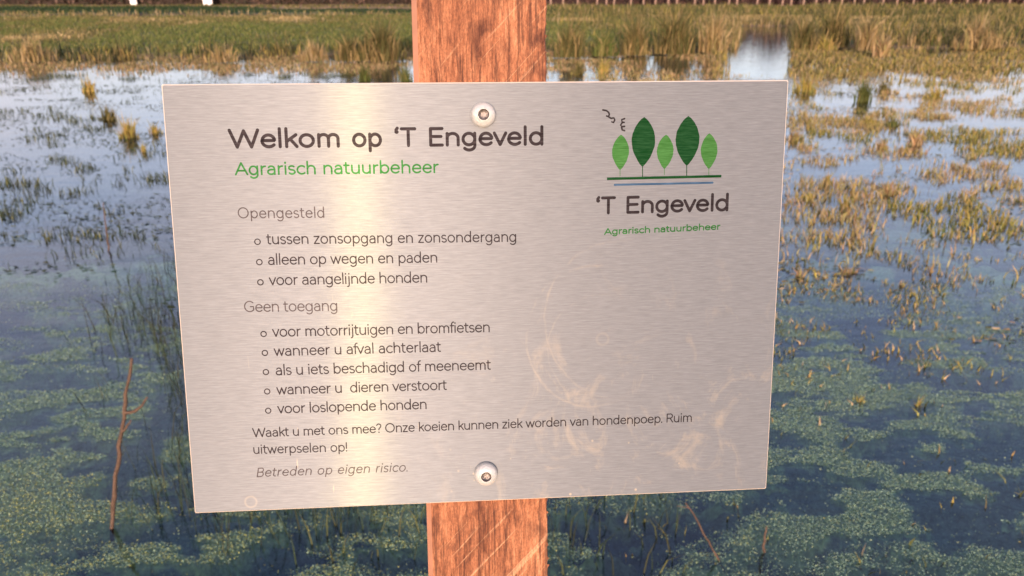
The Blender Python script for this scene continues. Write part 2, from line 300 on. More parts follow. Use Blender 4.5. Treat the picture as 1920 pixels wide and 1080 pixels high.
def tinted(name, rough=0.8, trans=0.25, nscale=0, namp=0.0):
    """Plant or soil colour from the per-blade 'tint' attribute."""
    m, n, l, out = new_mat(name)
    a = N(n, 'ShaderNodeVertexColor', layer_name='tint'); col = a.outputs[0]
    if nscale:
        tc = N(n, 'ShaderNodeTexCoord'); t = N(n, 'ShaderNodeTexNoise', i_Scale=float(nscale), i_Detail=6.0, i_Roughness=0.65); l.new(tc.outputs['Object'], t.inputs['Vector'])
        r = ramp(n, [(0.32, g(1-namp)), (0.68, g(1+namp))]); l.new(t.outputs[0], r.inputs[0])
        mm = N(n, 'ShaderNodeMix', data_type='RGBA'); mm.blend_type = 'MULTIPLY'; mm.inputs[0].default_value = 1; l.new(col, mm.inputs[6]); l.new(r.outputs[0], mm.inputs[7]); col = mm.outputs[2]
    d = N(n, 'ShaderNodeBsdfPrincipled', i_Roughness=rough); d.inputs['Specular IOR Level'].default_value = 0.2; l.new(col, d.inputs['Base Color'])
    if nscale:
        bp = N(n, 'ShaderNodeBump', i_Strength=0.6, i_Distance=0.01); l.new(t.outputs[0], bp.inputs['Height']); l.new(bp.outputs[0], d.inputs['Normal'])
    if trans:
        tr = N(n, 'ShaderNodeBsdfTranslucent'); l.new(col, tr.inputs['Color'])
        mx = N(n, 'ShaderNodeMixShader', i_0=trans); l.new(d.outputs[0], mx.inputs[1]); l.new(tr.outputs[0], mx.inputs[2]); l.new(mx.outputs[0], out.inputs[0])
    else: l.new(d.outputs[0], out.inputs[0])
    return m

def water_material():
    m, n, l, out = new_mat('pond_water')
    tc = N(n, 'ShaderNodeTexCoord'); mp = N(n, 'ShaderNodeMapping'); mp.inputs['Scale'].default_value = (1.6, 3.4, 1)
    l.new(tc.outputs['Object'], mp.inputs['Vector'])
    t = N(n, 'ShaderNodeTexNoise', i_Scale=1.6, i_Detail=4.0, i_Roughness=0.55); l.new(mp.outputs[0], t.inputs['Vector'])
    t2 = N(n, 'ShaderNodeTexNoise', i_Scale=9.0, i_Detail=2.0, i_Roughness=0.5); l.new(mp.outputs[0], t2.inputs['Vector'])
    ad = N(n, 'ShaderNodeMath', operation='MULTIPLY_ADD'); l.new(t2.outputs[0], ad.inputs[0]); ad.inputs[1].default_value = 0.12; l.new(t.outputs[0], ad.inputs[2])
    bp = N(n, 'ShaderNodeBump', i_Strength=0.35, i_Distance=0.010); l.new(ad.outputs[0], bp.inputs['Height'])
    gl = N(n, 'ShaderNodeBsdfGlossy', i_Roughness=0.03); gl.inputs['Color'].default_value = (1, 1, 1, 1); l.new(bp.outputs[0], gl.inputs['Normal'])
    tr = N(n, 'ShaderNodeBsdfTransparent'); tr.inputs['Color'].default_value = (0.80, 0.90, 0.92, 1)
    fr = N(n, 'ShaderNodeFresnel', i_IOR=1.42); l.new(bp.outputs[0], fr.inputs['Normal'])
    mx = N(n, 'ShaderNodeMixShader'); l.new(fr.outputs[0], mx.inputs[0]); l.new(tr.outputs[0], mx.inputs[1]); l.new(gl.outputs[0], mx.inputs[2])
    l.new(mx.outputs[0], out.inputs[0]); return m

M_PLATE = plate_material('brushed_aluminium')
M_INK = {'dark': plate_material('dark_print', (0.115, 0.085, 0.088)), 'grey': plate_material('grey_print', (0.27, 0.215, 0.21)),
         'green': plate_material('green_print', (0.10, 0.50, 0.10)), 'deep': plate_material('deep_green_print', (0.028, 0.20, 0.045)),
         'leaf': plate_material('leaf_green_print', (0.20, 0.66, 0.14)), 'blue': plate_material('blue_print', (0.17, 0.36, 0.62))}
M_WOOD = wood_material()
M_CHAM = simple('sunlit_planed_hardwood', (0.40, 0.18, 0.10), 0.6, 0, 0.15, 60)  # planed chamfer wood, its colour lightened to look sunlit beside the front
M_EDGE = simple('plate_edge_glint', (0.72, 0.58, 0.44), 0.5, 0.2)  # rim colour made pale orange to stand for light caught along the edge
M_SCREW = simple('painted_screw_head', (0.60, 0.57, 0.51), 0.36, 0.3, 0.05, 900, 0.3)
M_SOCKET = simple('bare_steel_socket', (0.20, 0.17, 0.15), 0.45, 0.8, 0.1, 900)
M_PLANT = tinted('grass_and_reed', 0.8, 0.25)
M_BARK = tinted('twig_bark', 0.7, 0.0, 120, 0.35)
M_SOIL = tinted('soil_and_algae', 0.9, 0.0, 55, 0.55)
M_WATER = water_material()
M_WHITE = simple('white_painted_masonry', (0.80, 0.76, 0.70), 0.6, 0, 0.06, 8)
M_FPOST = simple('weathered_fence_wood', (0.27, 0.17, 0.12), 0.8, 0, 0.25, 12)
M_WIRE = simple('galvanised_wire', (0.35, 0.33, 0.32), 0.5, 0.8)

# ------------------------------------------------------------------ ground and water
def front_edge(x): return 15.5 + 1.6*sstep(-7, 0, x) + 0.6*sstep(0, 6, x) + 1.1*(fbm(x, x*0.3, 0.55, 4, 3)-0.5)
def bank_masks(x, y):
    wob = fbm(x, y, 0.35, 4, 21)-0.5
    inlet = (sstep(0.0, 0.5, x-(0.262*y+0.7*wob))) * (1-sstep(0.0, 0.5, x-(0.350*y+0.9*wob))) * (1-sstep(26.2, 27.4, y+2*wob))
    left = sstep(0.0, 0.25, y-front_edge(x)) * (1-sstep(-0.2, 0.5, x-(0.262*y+0.7*wob))*(1-sstep(26.5, 27.5, y)))
    yr = 17.6 + 3.2*(fbm(x, y*0.2, 0.5, 3, 31)-0.5)
    right = sstep(0.0, 0.6, y-yr) * sstep(-0.4, 0.4, x-(0.350*y+0.9*wob))
    bank = np.maximum(left, right)
    # long channel behind the first bank (left) and small pools farther back
    cl = 1-sstep(0.7, 1.5, np.abs(y-(32.6+0.05*(x+14)+1.4*(fbm(x, y, 0.15, 2, 5)-0.5)))/np.clip(1.5-0.12*np.clip(x+9, 0, 12), 0.1, 2))
    c2 = (1-sstep(0.6, 1.2, np.abs(y-39.5-0.8*wob)/1.3))*sstep(-13, -10, x)*(1-sstep(-4.5, -2, x))
    c3 = (1-sstep(0.6, 1.2, np.abs(y-28.2-1.0*wob)/0.75))*sstep(9.5, 10.5, x)*(1-sstep(17, 20, x))
    ch = np.clip(np.maximum(np.maximum(cl*(1-sstep(-1, 2, x)), c2), c3), 0, 1)
    return bank, ch, inlet
def alg_patch(x, y): return 0.35*fbm(x, y*1.8, 1.3, 3, 99)+0.65*fbm(x, y*2.3, 6.5, 5, 97)+0.05*(1-sstep(1.7, 2.6, y))
def ground_h(x, y):
    bank, ch, inlet = bank_masks(x, y)
    r = np.hypot(x, y)
    alg = 0.45*fbm(x, y*1.6, 0.9, 3, 41) + 0.55*fbm(x, y*2.1, 3.2, 4, 43)
    fine = fbm(x, y*1.9, 11.0, 4, 47)
    bed = -0.062 + 0.045*(1-sstep(2.1, 3.2, y)) + 0.40*(alg-0.50) + 0.16*(fine-0.5) + 0.045*(fbm(x, y*1.6, 34.0, 3, 49)-0.5)
    near = 1-sstep(3.0, 6.0, y)
    bed = np.where(bed > -0.022, -0.006-0.016*np.exp(-np.clip(bed+0.022, 0, 1)/0.03), bed)
    bed = bed*near + (1-near)*(-0.10+0.05*fine)
    bed = np.minimum(bed, -0.005)
    marsh = sstep(11.5, 14.5, y)*(1-inlet)
    bed = bed + marsh*(0.10*(fbm(x, y*2.2, 0.7, 4, 61)-0.42)+0.035)
    land = 0.11 + 0.08*(fbm(x, y, 0.5, 3, 71)-0.5) + 0.07*(fbm(x, y, 2.2, 3, 73)-0.5)
    rough = sstep(38, 42, y)*0.04
    z = bed*(1-bank) + (land+rough)*bank
    z = z*(1-ch) + ch*(-0.12)
    shore = 1-sstep(0.75, 1.35, y+0.25*(fbm(x, y, 1.5, 3, 81)-0.5))
    z = z*(1-shore) + shore*(0.05+0.06*fbm(x, y, 3, 3, 83))
    return z

PAL = {  # real colours of the plants (linear)
 'green': [(0.115, 0.135, 0.030), (0.155, 0.165, 0.045), (0.09, 0.12, 0.03), (0.21, 0.19, 0.06)],
 'olive': [(0.17, 0.14, 0.045), (0.12, 0.115, 0.035), (0.24, 0.18, 0.065), (0.10, 0.095, 0.03)],
 'straw': [(0.42, 0.29, 0.12), (0.52, 0.38, 0.19), (0.33, 0.23, 0.10), (0.27, 0.23, 0.08)],
 'gold':  [(0.46, 0.34, 0.08), (0.38, 0.31, 0.07), (0.52, 0.34, 0.11), (0.30, 0.28, 0.07)],
 'rust':  [(0.46, 0.27, 0.13), (0.56, 0.39, 0.20), (0.36, 0.24, 0.10), (0.42, 0.36, 0.14)],
 'dark':  [(0.045, 0.055, 0.025), (0.035, 0.040, 0.022), (0.07, 0.07, 0.03), (0.055, 0.065, 0.035)],
 'pond':  [(0.06, 0.085, 0.03), (0.045, 0.065, 0.028), (0.09, 0.10, 0.035), (0.12, 0.12, 0.04)],
 'deepgreen': [(0.035, 0.070, 0.022), (0.05, 0.085, 0.028), (0.03, 0.05, 0.02), (0.07, 0.09, 0.03)],
}
def blades(P, h, wd, pal, lean=0.35, bend=0.5, flat=False, rng=RNG):
    """Curved tapering blades: 5 vertices, 3 triangles each."""
    P = np.asarray(P, float); k = len(P)
    if k == 0: return np.zeros((0, 3)), np.zeros((0, 3), int), np.zeros((0, 3))
    az = rng.uniform(0, 2*np.pi, k); fa = rng.uniform(0, 2*np.pi, k)
    L = h*rng.uniform(0.55, 1.2, k); W = wd*rng.uniform(0.7, 1.3, k)*0.5
    le = lean*rng.uniform(0.1, 1.0, k)
    d = np.stack([np.cos(az), np.sin(az), 0*az], 1); s = np.stack([np.cos(fa), np.sin(fa), 0*fa], 1)
    mid = P + d*(L*le*0.4)[:, None] + np.stack([0*L, 0*L, L*0.55], 1)
    tip = P + d*(L*le*(0.8+bend))[:, None] + np.stack([0*L, 0*L, L*(1-0.25*le)], 1)
    V = np.stack([P-s*W[:, None], P+s*W[:, None], mid+s*(W*0.8)[:, None], mid-s*(W*0.8)[:, None], tip], 1).reshape(-1, 3)
    i = np.arange(k)[:, None]*5
    Tt = np.concatenate([i+[0, 1, 2], i+[0, 2, 3], i+[3, 2, 4]], 1).reshape(-1, 3)
    pal = np.array(pal); c = pal[rng.integers(0, len(pal), k)]*rng.uniform(0.75, 1.25, k)[:, None]
    return V, Tt, np.repeat(c, 5, axis=0)
def merge(parts):
    V, Tt, Cc = [], [], []; o = 0
    for v, t, c in parts:
        if len(v) == 0: continue
        V.append(v); Tt.append(t+o); Cc.append(c); o += len(v)
    return np.concatenate(V), np.concatenate(Tt), np.concatenate(Cc)
def plant_obj(name, parts, label, cat, group=None, kind=None):
    V, Tt, Cc = merge(parts)
    Cc = Cc*0.80
    o = obj(name, mesh_np(name, V, tris=Tt, mat=M_PLANT, col=Cc)); tag(o, label, cat, group, kind); return o

# ground: one sheet from under the camera to the horizon, finest where the pond is close
th = np.concatenate([np.linspace(math.radians(42), math.radians(138), 520), np.linspace(math.radians(138), math.radians(402), 72)[1:-1]])
rr = np.concatenate([np.geomspace(0.25, 60, 420), np.geomspace(64, 4000, 26)])
RR, TH = np.meshgrid(rr, th, indexing='ij')
GX = RR*np.cos(TH); GY = RR*np.sin(TH)
GZ = ground_h(GX, GY)
far = sstep(60, 90, RR); GZ = GZ*(1-far)+0.15*far
nr, nth = RR.shape
idx = np.arange(nr*nth).reshape(nr, nth); nx = np.roll(idx, -1, axis=1)
Q = np.stack([idx[:-1], idx[1:], nx[1:], nx[:-1]], -1).reshape(-1, 4)
x, y, z = GX.ravel(), GY.ravel(), GZ.ravel()
bank, ch, inlet = bank_masks(x, y)
n1 = fbm(x, y, 0.9, 4, 91)[:, None]; n2 = np.clip((fbm(x, y*1.8, 9, 5, 93)[:, None]-0.5)*2.2+0.5, 0, 1); n3 = fbm(x, y*0.5, 0.22, 3, 95)[:, None]
mud = np.array([0.075, 0.075, 0.075]); deep = np.array([0.050, 0.070, 0.092]); alg = np.array([0.40, 0.52, 0.26]); alg2 = np.array([0.66, 0.70, 0.26])
ka = (sstep(-0.095, -0.040, z)*(0.16+0.84*sstep(0.465, 0.54, alg_patch(x, y))))[:, None]
col = deep*(1-ka) + ka*(alg*(1-n2)+alg2*n2*(0.55+0.9*n1))
farbed = sstep(3.5, 7, y)[:, None]
col = col*(1-farbed) + farbed*(mud*(1-n1)+np.array([0.10, 0.085, 0.05])*n1)
marsh = (sstep(11.5, 14.0, y)*sstep(-0.03, 0.0, z))[:, None]
col = col*(1-marsh) + marsh*np.array([0.36, 0.235, 0.12])*(0.6+0.7*n2)
turf = np.array([0.13, 0.135, 0.04])*(0.6+0.8*n2) + np.array([0.12, 0.06, 0.015])*np.clip(n3*2-0.8, 0, 1)
bnk = (bank*(1-ch)*sstep(0.03, 0.08, z))[:, None]
col = col*(1-bnk)+bnk*turf
edge = (bank*(1-sstep(0.03, 0.08, z))*sstep(0.0, 0.02, z))[:, None]
col = col*(1-edge) + edge*np.array([0.055, 0.036, 0.026])
dk = (sstep(34, 35.5, y)*(1-sstep(40, 41, y))*(1-sstep(-1, 3, x)))[:, None]*bnk
col = col*(1-dk) + dk*np.array([0.035, 0.065, 0.025])*(0.6+0.8*n2)
pth = sstep(40.3, 41.3, y)[:, None]
col = col*(1-pth) + pth*np.array([0.32, 0.20, 0.11])*(0.7+0.6*n2)
shore = (1-sstep(0.75, 1.35, y))[:, None]; col = col*(1-shore)+shore*np.array([0.09, 0.10, 0.035])
go = obj('ground', mesh_np('ground', np.stack([x, y, z], 1), quads=Q, mat=M_SOIL, col=np.clip(col, 0, 1), smooth=True)); tag(go, kind='structure')

wo = obj('water', mesh_np('water', [(-90, -60, 0), (90, -60, 0), (90, 90, 0), (-90, 90, 0)], quads=[(0, 1, 2, 3)], mat=M_WATER)); tag(wo, kind='structure')

# ------------------------------------------------------------------ stuff: grass of the banks, water plants
def scatter(n, x0, x1, y0, y1, dens, ymetric=1.0):
    X = RNG.uniform(x0, x1, n); Y = RNG.uniform(y0, y1, n)
    keep = RNG.uniform(0, 1, n) < dens(X, Y)
    X, Y = X[keep], Y[keep]; return X, Y
def pts(X, Y, off=0): return np.stack([X, Y, ground_h(X, Y)+off], 1)
def in_view(X, Y, m=1.0): return (np.abs(X) < 0.80*Y+0.40+m)

def bank_d(X, Y):
    b, c, i = bank_masks(X, Y); return np.where(in_view(X, Y), b*(1-c), 0)
parts = []
X, Y = scatter(150000, -24, 24, 15, 31, bank_d)
gsel = fbm(X, Y*0.6, 0.35, 3, 101) - 0.10 + 0.25*sstep(4, 12, X)
for lo, hi, pal in ((-1, 0.50, 'green'), (0.50, 0.62, 'olive'), (0.62, 3, 'straw')):
    s = (gsel+RNG.normal(0, 0.07, len(X)) >= lo) & (gsel+RNG.normal(0, 0.07, len(X)) < hi)
    parts.append(blades(pts(X[s], Y[s], -0.01), 0.11, 0.022, np.array(PAL[pal])*1.25, 0.7))
plant_obj('bank_grass', parts, 'short olive and green grass covering the flat bank across the water', 'grass', kind='stuff')
parts = []
X, Y = scatter(60000, -36, 36, 31, 42, bank_d)
s = (Y > 34.5) & (Y < 40.5) & (X < 2); parts.append(blades(pts(X[s], Y[s]), 0.10, 0.04, PAL['deepgreen'], 0.7))
parts.append(blades(pts(X[~s], Y[~s]), 0.13, 0.035, PAL['olive']+PAL['green']+PAL['straw'][:1], 0.6))
plant_obj('meadow_grass', parts, 'darker green meadow grass beyond the narrow channel', 'grass', kind='stuff')
# straw and reed fringe along the water's edge
def fringe(X, Y):
    b, c, i = bank_masks(X, Y); e = np.where(X < 0.262*Y, np.exp(-((Y-front_edge(X)-0.10)/0.25)**2), 0)*(1-i)
    return e*(0.15+1.3*np.clip(fbm(X, Y*0.3, 2.2, 3, 111)*2.6-1.0, 0, 1))
X, Y = scatter(70000, -16, 8, 14.4, 19, fringe)
parts = [blades(pts(X, Y, -0.03), 0.22, 0.020, PAL['straw']+PAL['gold']+PAL['olive']*2+PAL['dark'], 0.35)]
X, Y = scatter(9000, -16, 8, 14.4, 19, fringe)
parts.append(blades(pts(X, Y, -0.03), 0.5, 0.020, PAL['olive']+PAL['dark'], 0.3))
def edge2(X, Y):
    b, c, i = bank_masks(X, Y); return np.where((b > 0.15) & (b < 0.9), 0.8, 0)*in_view(X, Y)
X, Y = scatter(60000, 3, 22, 15, 29, edge2); parts.append(blades(pts(X, Y, -0.02), 0.32, 0.022, PAL['straw']+PAL['olive'], 0.35))
X, Y = scatter(30000, -30, 30, 30, 36, lambda X, Y: ((bank_masks(X, Y)[1] > 0.1) & (bank_masks(X, Y)[1] < 0.7))*0.5); parts.append(blades(pts(X, Y, -0.02), 0.25, 0.03, PAL['straw'], 0.35))
plant_obj('reed_fringe', parts, 'straw coloured reed fringe lining the edge of the far bank', 'reeds', kind='stuff')
# right hand marsh with tall shaggy sedge
def rough_d(X, Y):
    b, c, i = bank_masks(X, Y); right = sstep(0.0, 1.0, X-0.35*Y); return b*(1-c)*np.clip(fbm(X, Y*0.7, 0.6, 3, 121)*2.4-0.75, 0, 1)*(right+0.35*sstep(0, 3, X))
X, Y = scatter(60000, 0, 24, 16, 40, rough_d)
parts = [blades(pts(X, Y, -0.02), 0.36, 0.024, PAL['olive']*2+PAL['straw']+PAL['green']+PAL['gold'][:2]+PAL['dark'], 0.45)]
plant_obj('marsh_sedge', parts, 'shaggy brown and gold sedge over the marshy bank at the right', 'sedge', kind='stuff')

# emergent plants in the pond
def emerg(kind):
    def d(X, Y):
        b, c, i = bank_masks(X, Y); free = (1-b)*in_view(X, Y, 0.3)
        cl = fbm(X, Y*1.5, 1.1, 4, 131); cl2 = fbm(X, Y*1.3, 4.5, 3, 135); big = fbm(X, Y*1.3, 0.32, 3, 139)
        right = sstep(-0.5, 1.5, X-0.03*Y)
        if kind == 'marsh': return free*(1-np.clip(1.6*sstep(0.0, 0.35, X-0.258*Y)*(1-sstep(-0.3, 0.1, X-0.352*Y)), 0, 1))*sstep(11.4+3.2*(cl-0.5)+1.2*(1-right), 13.8, Y)*np.clip(cl*4.5-1.85+0.45*(1-right), 0, 1)
        if kind == 'mid': return free*sstep(3.4, 5.0, Y)*(1-0.75*i)*np.clip((cl*0.45+cl2*0.55)*11-6.2+0.9*(big-0.5)*4+0.45*right, 0, 1)*(1-0.35*sstep(8.5, 10, Y)*(1-sstep(12, 13, Y)))
        if kind == 'near': return free*(1-sstep(3.4, 4.6, Y))*np.clip(cl2*6-3.4, 0, 1)
    return d
X, Y = scatter(130000, -14, 15, 10.5, 18, emerg('marsh'))
r = X > 0.25*Y
zz = lambda X, Y: np.stack([X, Y, np.full(len(X), -0.02)], 1)
parts = [blades(zz(X[~r], Y[~r]), 0.07, 0.016, PAL['straw']+PAL['rust']*2+PAL['olive'], 0.5), blades(zz(X[r], Y[r]), 0.12, 0.018, PAL['gold']+PAL['straw']+PAL['olive'][:2], 0.6)]
X, Y = scatter(430000, -11, 12, 3.2, 13, emerg('mid'))
r = (X > 0.06*Y)
gs = fbm(X, Y, 0.8, 3, 151)
s1 = r & (gs < 0.5); s2 = r & (gs >= 0.5)
parts.append(blades(zz(X[s1], Y[s1]), 0.085, 0.0075, np.array(PAL['gold']*2+PAL['green'])*1.15, 0.6)); parts.append(blades(zz(X[s2], Y[s2]), 0.085, 0.0075, np.array(PAL['rust']+PAL['straw']+PAL['gold'])*1.15, 0.6))
parts.append(blades(zz(X[~r], Y[~r]), 0.080, 0.0055, PAL['dark']+PAL['pond']*2+PAL['gold'][3:], 0.55))
plant_obj('water_plants', parts, 'short straw, rust and olive stems standing in the shallow pond', 'water plants', kind='stuff')
X, Y = scatter(30000, -1.9, -0.35, 1.65, 4.2, lambda X, Y: 0.13*np.clip(fbm(X, Y, 2.6, 3, 161)*6-2.6, 0, 1)*sstep(-0.0, 0.5, 0.66*Y+X))
parts = [blades(zz(X, Y), 0.20, 0.0028, PAL['dark']+PAL['pond'][:2], 0.5)]
X, Y = scatter(45000, 0.2, 3.6, 1.6, 4.6, lambda X, Y: (0.04+0.5*sstep(2.3, 3.6, Y))*np.clip(fbm(X, Y*1.2, 5.5, 3, 165)*10-4.9, 0, 1)*in_view(X, Y, 0.2))
parts.append(blades(zz(X, Y), 0.05, 0.0065, PAL['gold']+PAL['rust'][1:2]+PAL['pond'][2:], 0.7))
X, Y = scatter(1500, -0.6, 0.5, 1.6, 2.4, lambda X, Y: 0.2+0*X); parts.append(blades(zz(X, Y), 0.12, 0.004, PAL['dark']+PAL['pond'], 0.5))
plant_obj('thin_rushes', parts, 'thin dark rush stems poking out of the green algae close by', 'rushes', kind='stuff')
# floating leaves and scraps
def flo(X, Y):
    cl = fbm(X, Y*2.2, 1.3, 4, 171); return np.clip(cl*6-3.0, 0, 1)*in_view(X, Y, 0.2)*(1-bank_masks(X, Y)[0])
X, Y = scatter(70000, -8, 9, 3.0, 12.5, flo)
k = len(X); a = RNG.uniform(0, 6.28, k); R_ = RNG.uniform(0.004, 0.013, k)
ang = np.linspace(0, 2*np.pi, 6)[:-1]
V = np.stack([X[:, None]+R_[:, None]*np.cos(ang+a[:, None])*1.6, Y[:, None]+R_[:, None]*np.sin(ang+a[:, None])*0.8, RNG.uniform(0.003, 0.010, (k, 5))], -1).reshape(-1, 3)
i0 = np.arange(k)[:, None]*5; Tt = np.concatenate([i0+[0, 1, 2], i0+[0, 2, 3], i0+[0, 3, 4]], 1).reshape(-1, 3)
pl = np.array(PAL['pond']+PAL['dark']); pr = np.array(PAL['rust']+PAL['olive']); 
cc = np.where((X > 0)[:, None], pr[RNG.integers(0, len(pr), k)], pl[RNG.integers(0, len(pl), k)])
o = obj('floating_leaves', mesh_np('floating_leaves', V, tris=Tt, mat=M_PLANT, col=np.repeat(cc, 5, axis=0))); tag(o, 'small floating leaves and plant scraps spread over the pond', 'water plants', kind='stuff')

# algae: crinkled scraps crowding at the surface where the mats come up
def alg_d(X, Y):
    zb = ground_h(X, Y); return (0.25+0.75*sstep(-0.080, -0.030, zb))*(0.02+0.98*sstep(0.475, 0.545, alg_patch(X, Y)))*in_view(X, Y, 0.1)*(1-sstep(2.6, 4.2, Y))*sstep(1.4, 1.6, Y)
X, Y = scatter(3000000, -2.7, 2.7, 1.45, 3.7, alg_d)
X, Y = X[:800000], Y[:800000]
k = len(X); print('algae', k)
P = np.stack([X, Y, RNG.uniform(-0.008, 0.003, k)], 1); a = RNG.uniform(0, 6.28, k); sz = RNG.uniform(0.0010, 0.0034, k)*(0.6+0.25*Y)
d1 = np.stack([np.cos(a), np.sin(a), RNG.normal(0, 0.22, k)], 1)*sz[:, None]; d2 = np.stack([-np.sin(a), np.cos(a), RNG.normal(0, 0.30, k)], 1)*(sz*0.6)[:, None]
V = np.stack([P-d1, P+d1*0.8+d2, P+d1*0.3-d2], 1).reshape(-1, 3)
pc = np.array([(0.40, 0.52, 0.30), (0.36, 0.47, 0.28), (0.46, 0.52, 0.26), (0.30, 0.40, 0.24), (0.62, 0.58, 0.16)])
yl = (RNG.uniform(0, 1, k) < 0.30*sstep(1.0, -0.5, X)*sstep(2.3, 1.8, Y))
cc = pc[RNG.integers(0, 4, k)]*RNG.uniform(0.7, 1.2, k)[:, None]; cc[yl] = pc[4]
o = obj('algae', mesh_np('algae', V, tris=np.arange(3*k).reshape(-1, 3), mat=M_PLANT, col=np.repeat(cc, 3, axis=0))); tag(o, 'green algae mats floating in the shallow water close by', 'algae', kind='stuff')

# ------------------------------------------------------------------ single plants
def px_ground(px, py, z=0.0):
    """Where the sight line of a measured picture point (1920 x 1080) meets the height z."""
    d = Vector(((px-960)/F_PX, -(py-540)/F_PX, -1)); d = cam.rotation_euler.to_matrix() @ d
    s = (z-CAM_H)/d.z; return d.x*s, d.y*s
def tuft(name, px, py, hpx, wpx, n, wd, pal, label, cat, group=None, z=0.0, lean=0.45):
    X0, Y0 = px_ground(px, py, z); m = math.hypot(Y0, CAM_H-z)/F_PX
    h, rad = hpx*m/0.96, wpx*m*0.5
    t = RNG.uniform(0, 2*np.pi, n); q = rad*0.42*np.minimum(np.abs(RNG.normal(0, 1, n)), 1.7)
    P = np.stack([q*np.cos(t), q*np.sin(t)*0.7, np.full(n, -0.03)], 1)
    hh = h*np.exp(-(q/rad)**2*1.1)*RNG.uniform(0.45, 1.15, n)*1.1
    V, Tt, Cc = blades(P, hh, wd, pal, lean)
    Cc = Cc*0.80
    o = obj(name, mesh_np(name, V, tris=Tt, mat=M_PLANT, col=Cc)); o.location = (X0, Y0, z); tag(o, label, cat, group); return o
TUFTS = [
 (242, 258, 44, 50, 170, .010, 'gold', 'gold grass tuft in the water left of the plate, the tallest there'),
 (203, 224, 32, 48, 130, .011, 'olive', 'olive grass tuft in the water up and left of the tall gold tuft'),
 (168, 172, 30, 42, 120, .014, 'gold', 'yellow grass tuft near the left side, below the far bank'),
 (270, 285, 22, 20, 50, .009, 'gold', 'small thin gold tuft close to the left edge of the plate'),
 (292, 250, 26, 34, 90, .010, 'gold', 'gold tuft touching the upper left edge of the plate in view'),
 (684, 152, 34, 30, 150, .014, 'green', 'bright green tussock just above the top edge of the plate'),
 (760, 152, 30, 38, 150, .014, 'green', 'green tussock in the water hard against the left of the post'),
 (1085, 138, 26, 34, 120, .014, 'olive', 'olive tussock in the water to the right of the post'),
 (1130, 138, 30, 30, 110, .014, 'gold', 'yellowish tussock in the water, second to the right of the post'),
 (1508, 172, 34, 60, 200, .014, 'gold', 'wide green gold tussock just past the upper right plate corner'),
 (1618, 190, 44, 40, 190, .014, 'green', 'green tussock standing in the pale water right of the plate'),
 (1655, 172, 24, 36, 120, .013, 'olive', 'low olive tussock beside the green one right of the plate'),
 (1752, 184, 22, 60, 150, .013, 'gold', 'low wide yellow tussock at the far right below the marsh'),
 (1630, 232, 20, 70, 160, .011, 'gold', 'long low gold tussock across the bright water at right'),
 (1675, 236, 22, 36, 110, .011, 'green', 'small green tussock at the end of the long low gold one'),
 (1716, 272, 34, 40, 130, .010, 'rust', 'orange brown grass tuft in bright water at the right'),
 (1650, 278, 22, 50, 120, .010, 'rust', 'reddish low tuft left of the orange brown tuft'),
 (1490, 262, 26, 60, 150, .010, 'rust', 'orange tuft beside the right edge of the plate, upper half'),
 (1550, 345, 28, 26, 80, .008, 'gold', 'pale yellow narrow tuft in the blue water right of the plate'),
 (1585, 392, 34, 38, 120, .008, 'gold', 'golden tuft in blue water, the brightest right of the plate'),
 (1518, 370, 20, 44, 90, .008, 'gold', 'low yellow tuft between the plate edge and the golden tuft'),
 (1665, 365, 26, 50, 110, .008, 'rust', 'brownish tuft in the blue water right of the golden tuft'),
 (1500, 520, 26, 40, 80, .006, 'rust', 'brown stubbly tuft close to the plate edge at mid height'),
 (1590, 512, 24, 60, 120, .006, 'rust', 'dark orange tuft standing alone in smooth blue water'),
 (1546, 620, 22, 34, 70, .005, 'gold', 'small gold tuft in darker water below the smooth blue stretch'),
 (1480, 660, 20, 22, 50, .005, 'gold', 'tiny bright yellow tuft near the lower right plate edge'),
 (1612, 752, 32, 40, 60, .004, 'gold', 'sparse gold stems rising from a pale green algae patch'),
 (1720, 760, 34, 30, 50, .004, 'gold', 'sparse yellow stems by the algae at the far right'),
]
for px, py, hp, wp, n, wd, pal, lab in TUFTS:
    tuft('grass_tussock', px, py, hp, wp, n, wd, PAL[pal], lab, 'grass tuft', 'grass tussocks standing in the pond')
REEDS = [
 (715, 110, 74, 110, 620, 'olive', 'widest tall reed clump on the bank close left of the post'),
 (655, 111, 50, 60, 300, 'olive', 'reed clump left of the widest clump on the far bank'),
 (590, 111, 40, 60, 220, 'straw', 'straw coloured reed clump on the bank edge above the plate'),
 (415, 113, 34, 70, 220, 'straw', 'low straw reed clump on the bank edge at the left'),
 (1068, 104, 74, 70, 380, 'olive', 'dark reed clump on the bank next to the post on its right'),
 (1135, 102, 52, 60, 260, 'green', 'greenish reed clump second to the right of the post'),
 (1190, 100, 78, 60, 330, 'olive', 'tall narrow reed clump halfway between post and inlet'),
 (1265, 98, 86, 90, 520, 'olive', 'tallest brown reed clump on the bank right of the post'),
 (1335, 95, 82, 60, 380, 'straw', 'brown reed clump at the corner where the inlet opens'),
 (1505, 92, 66, 60, 340, 'olive', 'dark reed clump on the right shore of the inlet'),
 (1560, 86, 78, 70, 420, 'olive', 'tall olive reed clump behind the inlet on the right bank'),
 (1548, 92, 30, 50, 200, 'gold', 'low bright gold clump in front of the tall olive reeds'),
 (1622, 92, 72, 50, 300, 'straw', 'upright straw reed clump at the right of the tall olive reeds'),
 (1652, 106, 46, 36, 240, 'rust', 'rounded orange clump standing in the marsh at the right'),
 (1735, 82, 34, 90, 380, 'deepgreen', 'low dark green leafy clump at the right end of the marsh'),
 (1830, 88, 60, 110, 420, 'straw', 'broad straw coloured clump beyond the dark green one at far right'),
 (60, 112, 46, 110, 320, 'straw', 'straw reed clump on the bank edge at the far left'),
]
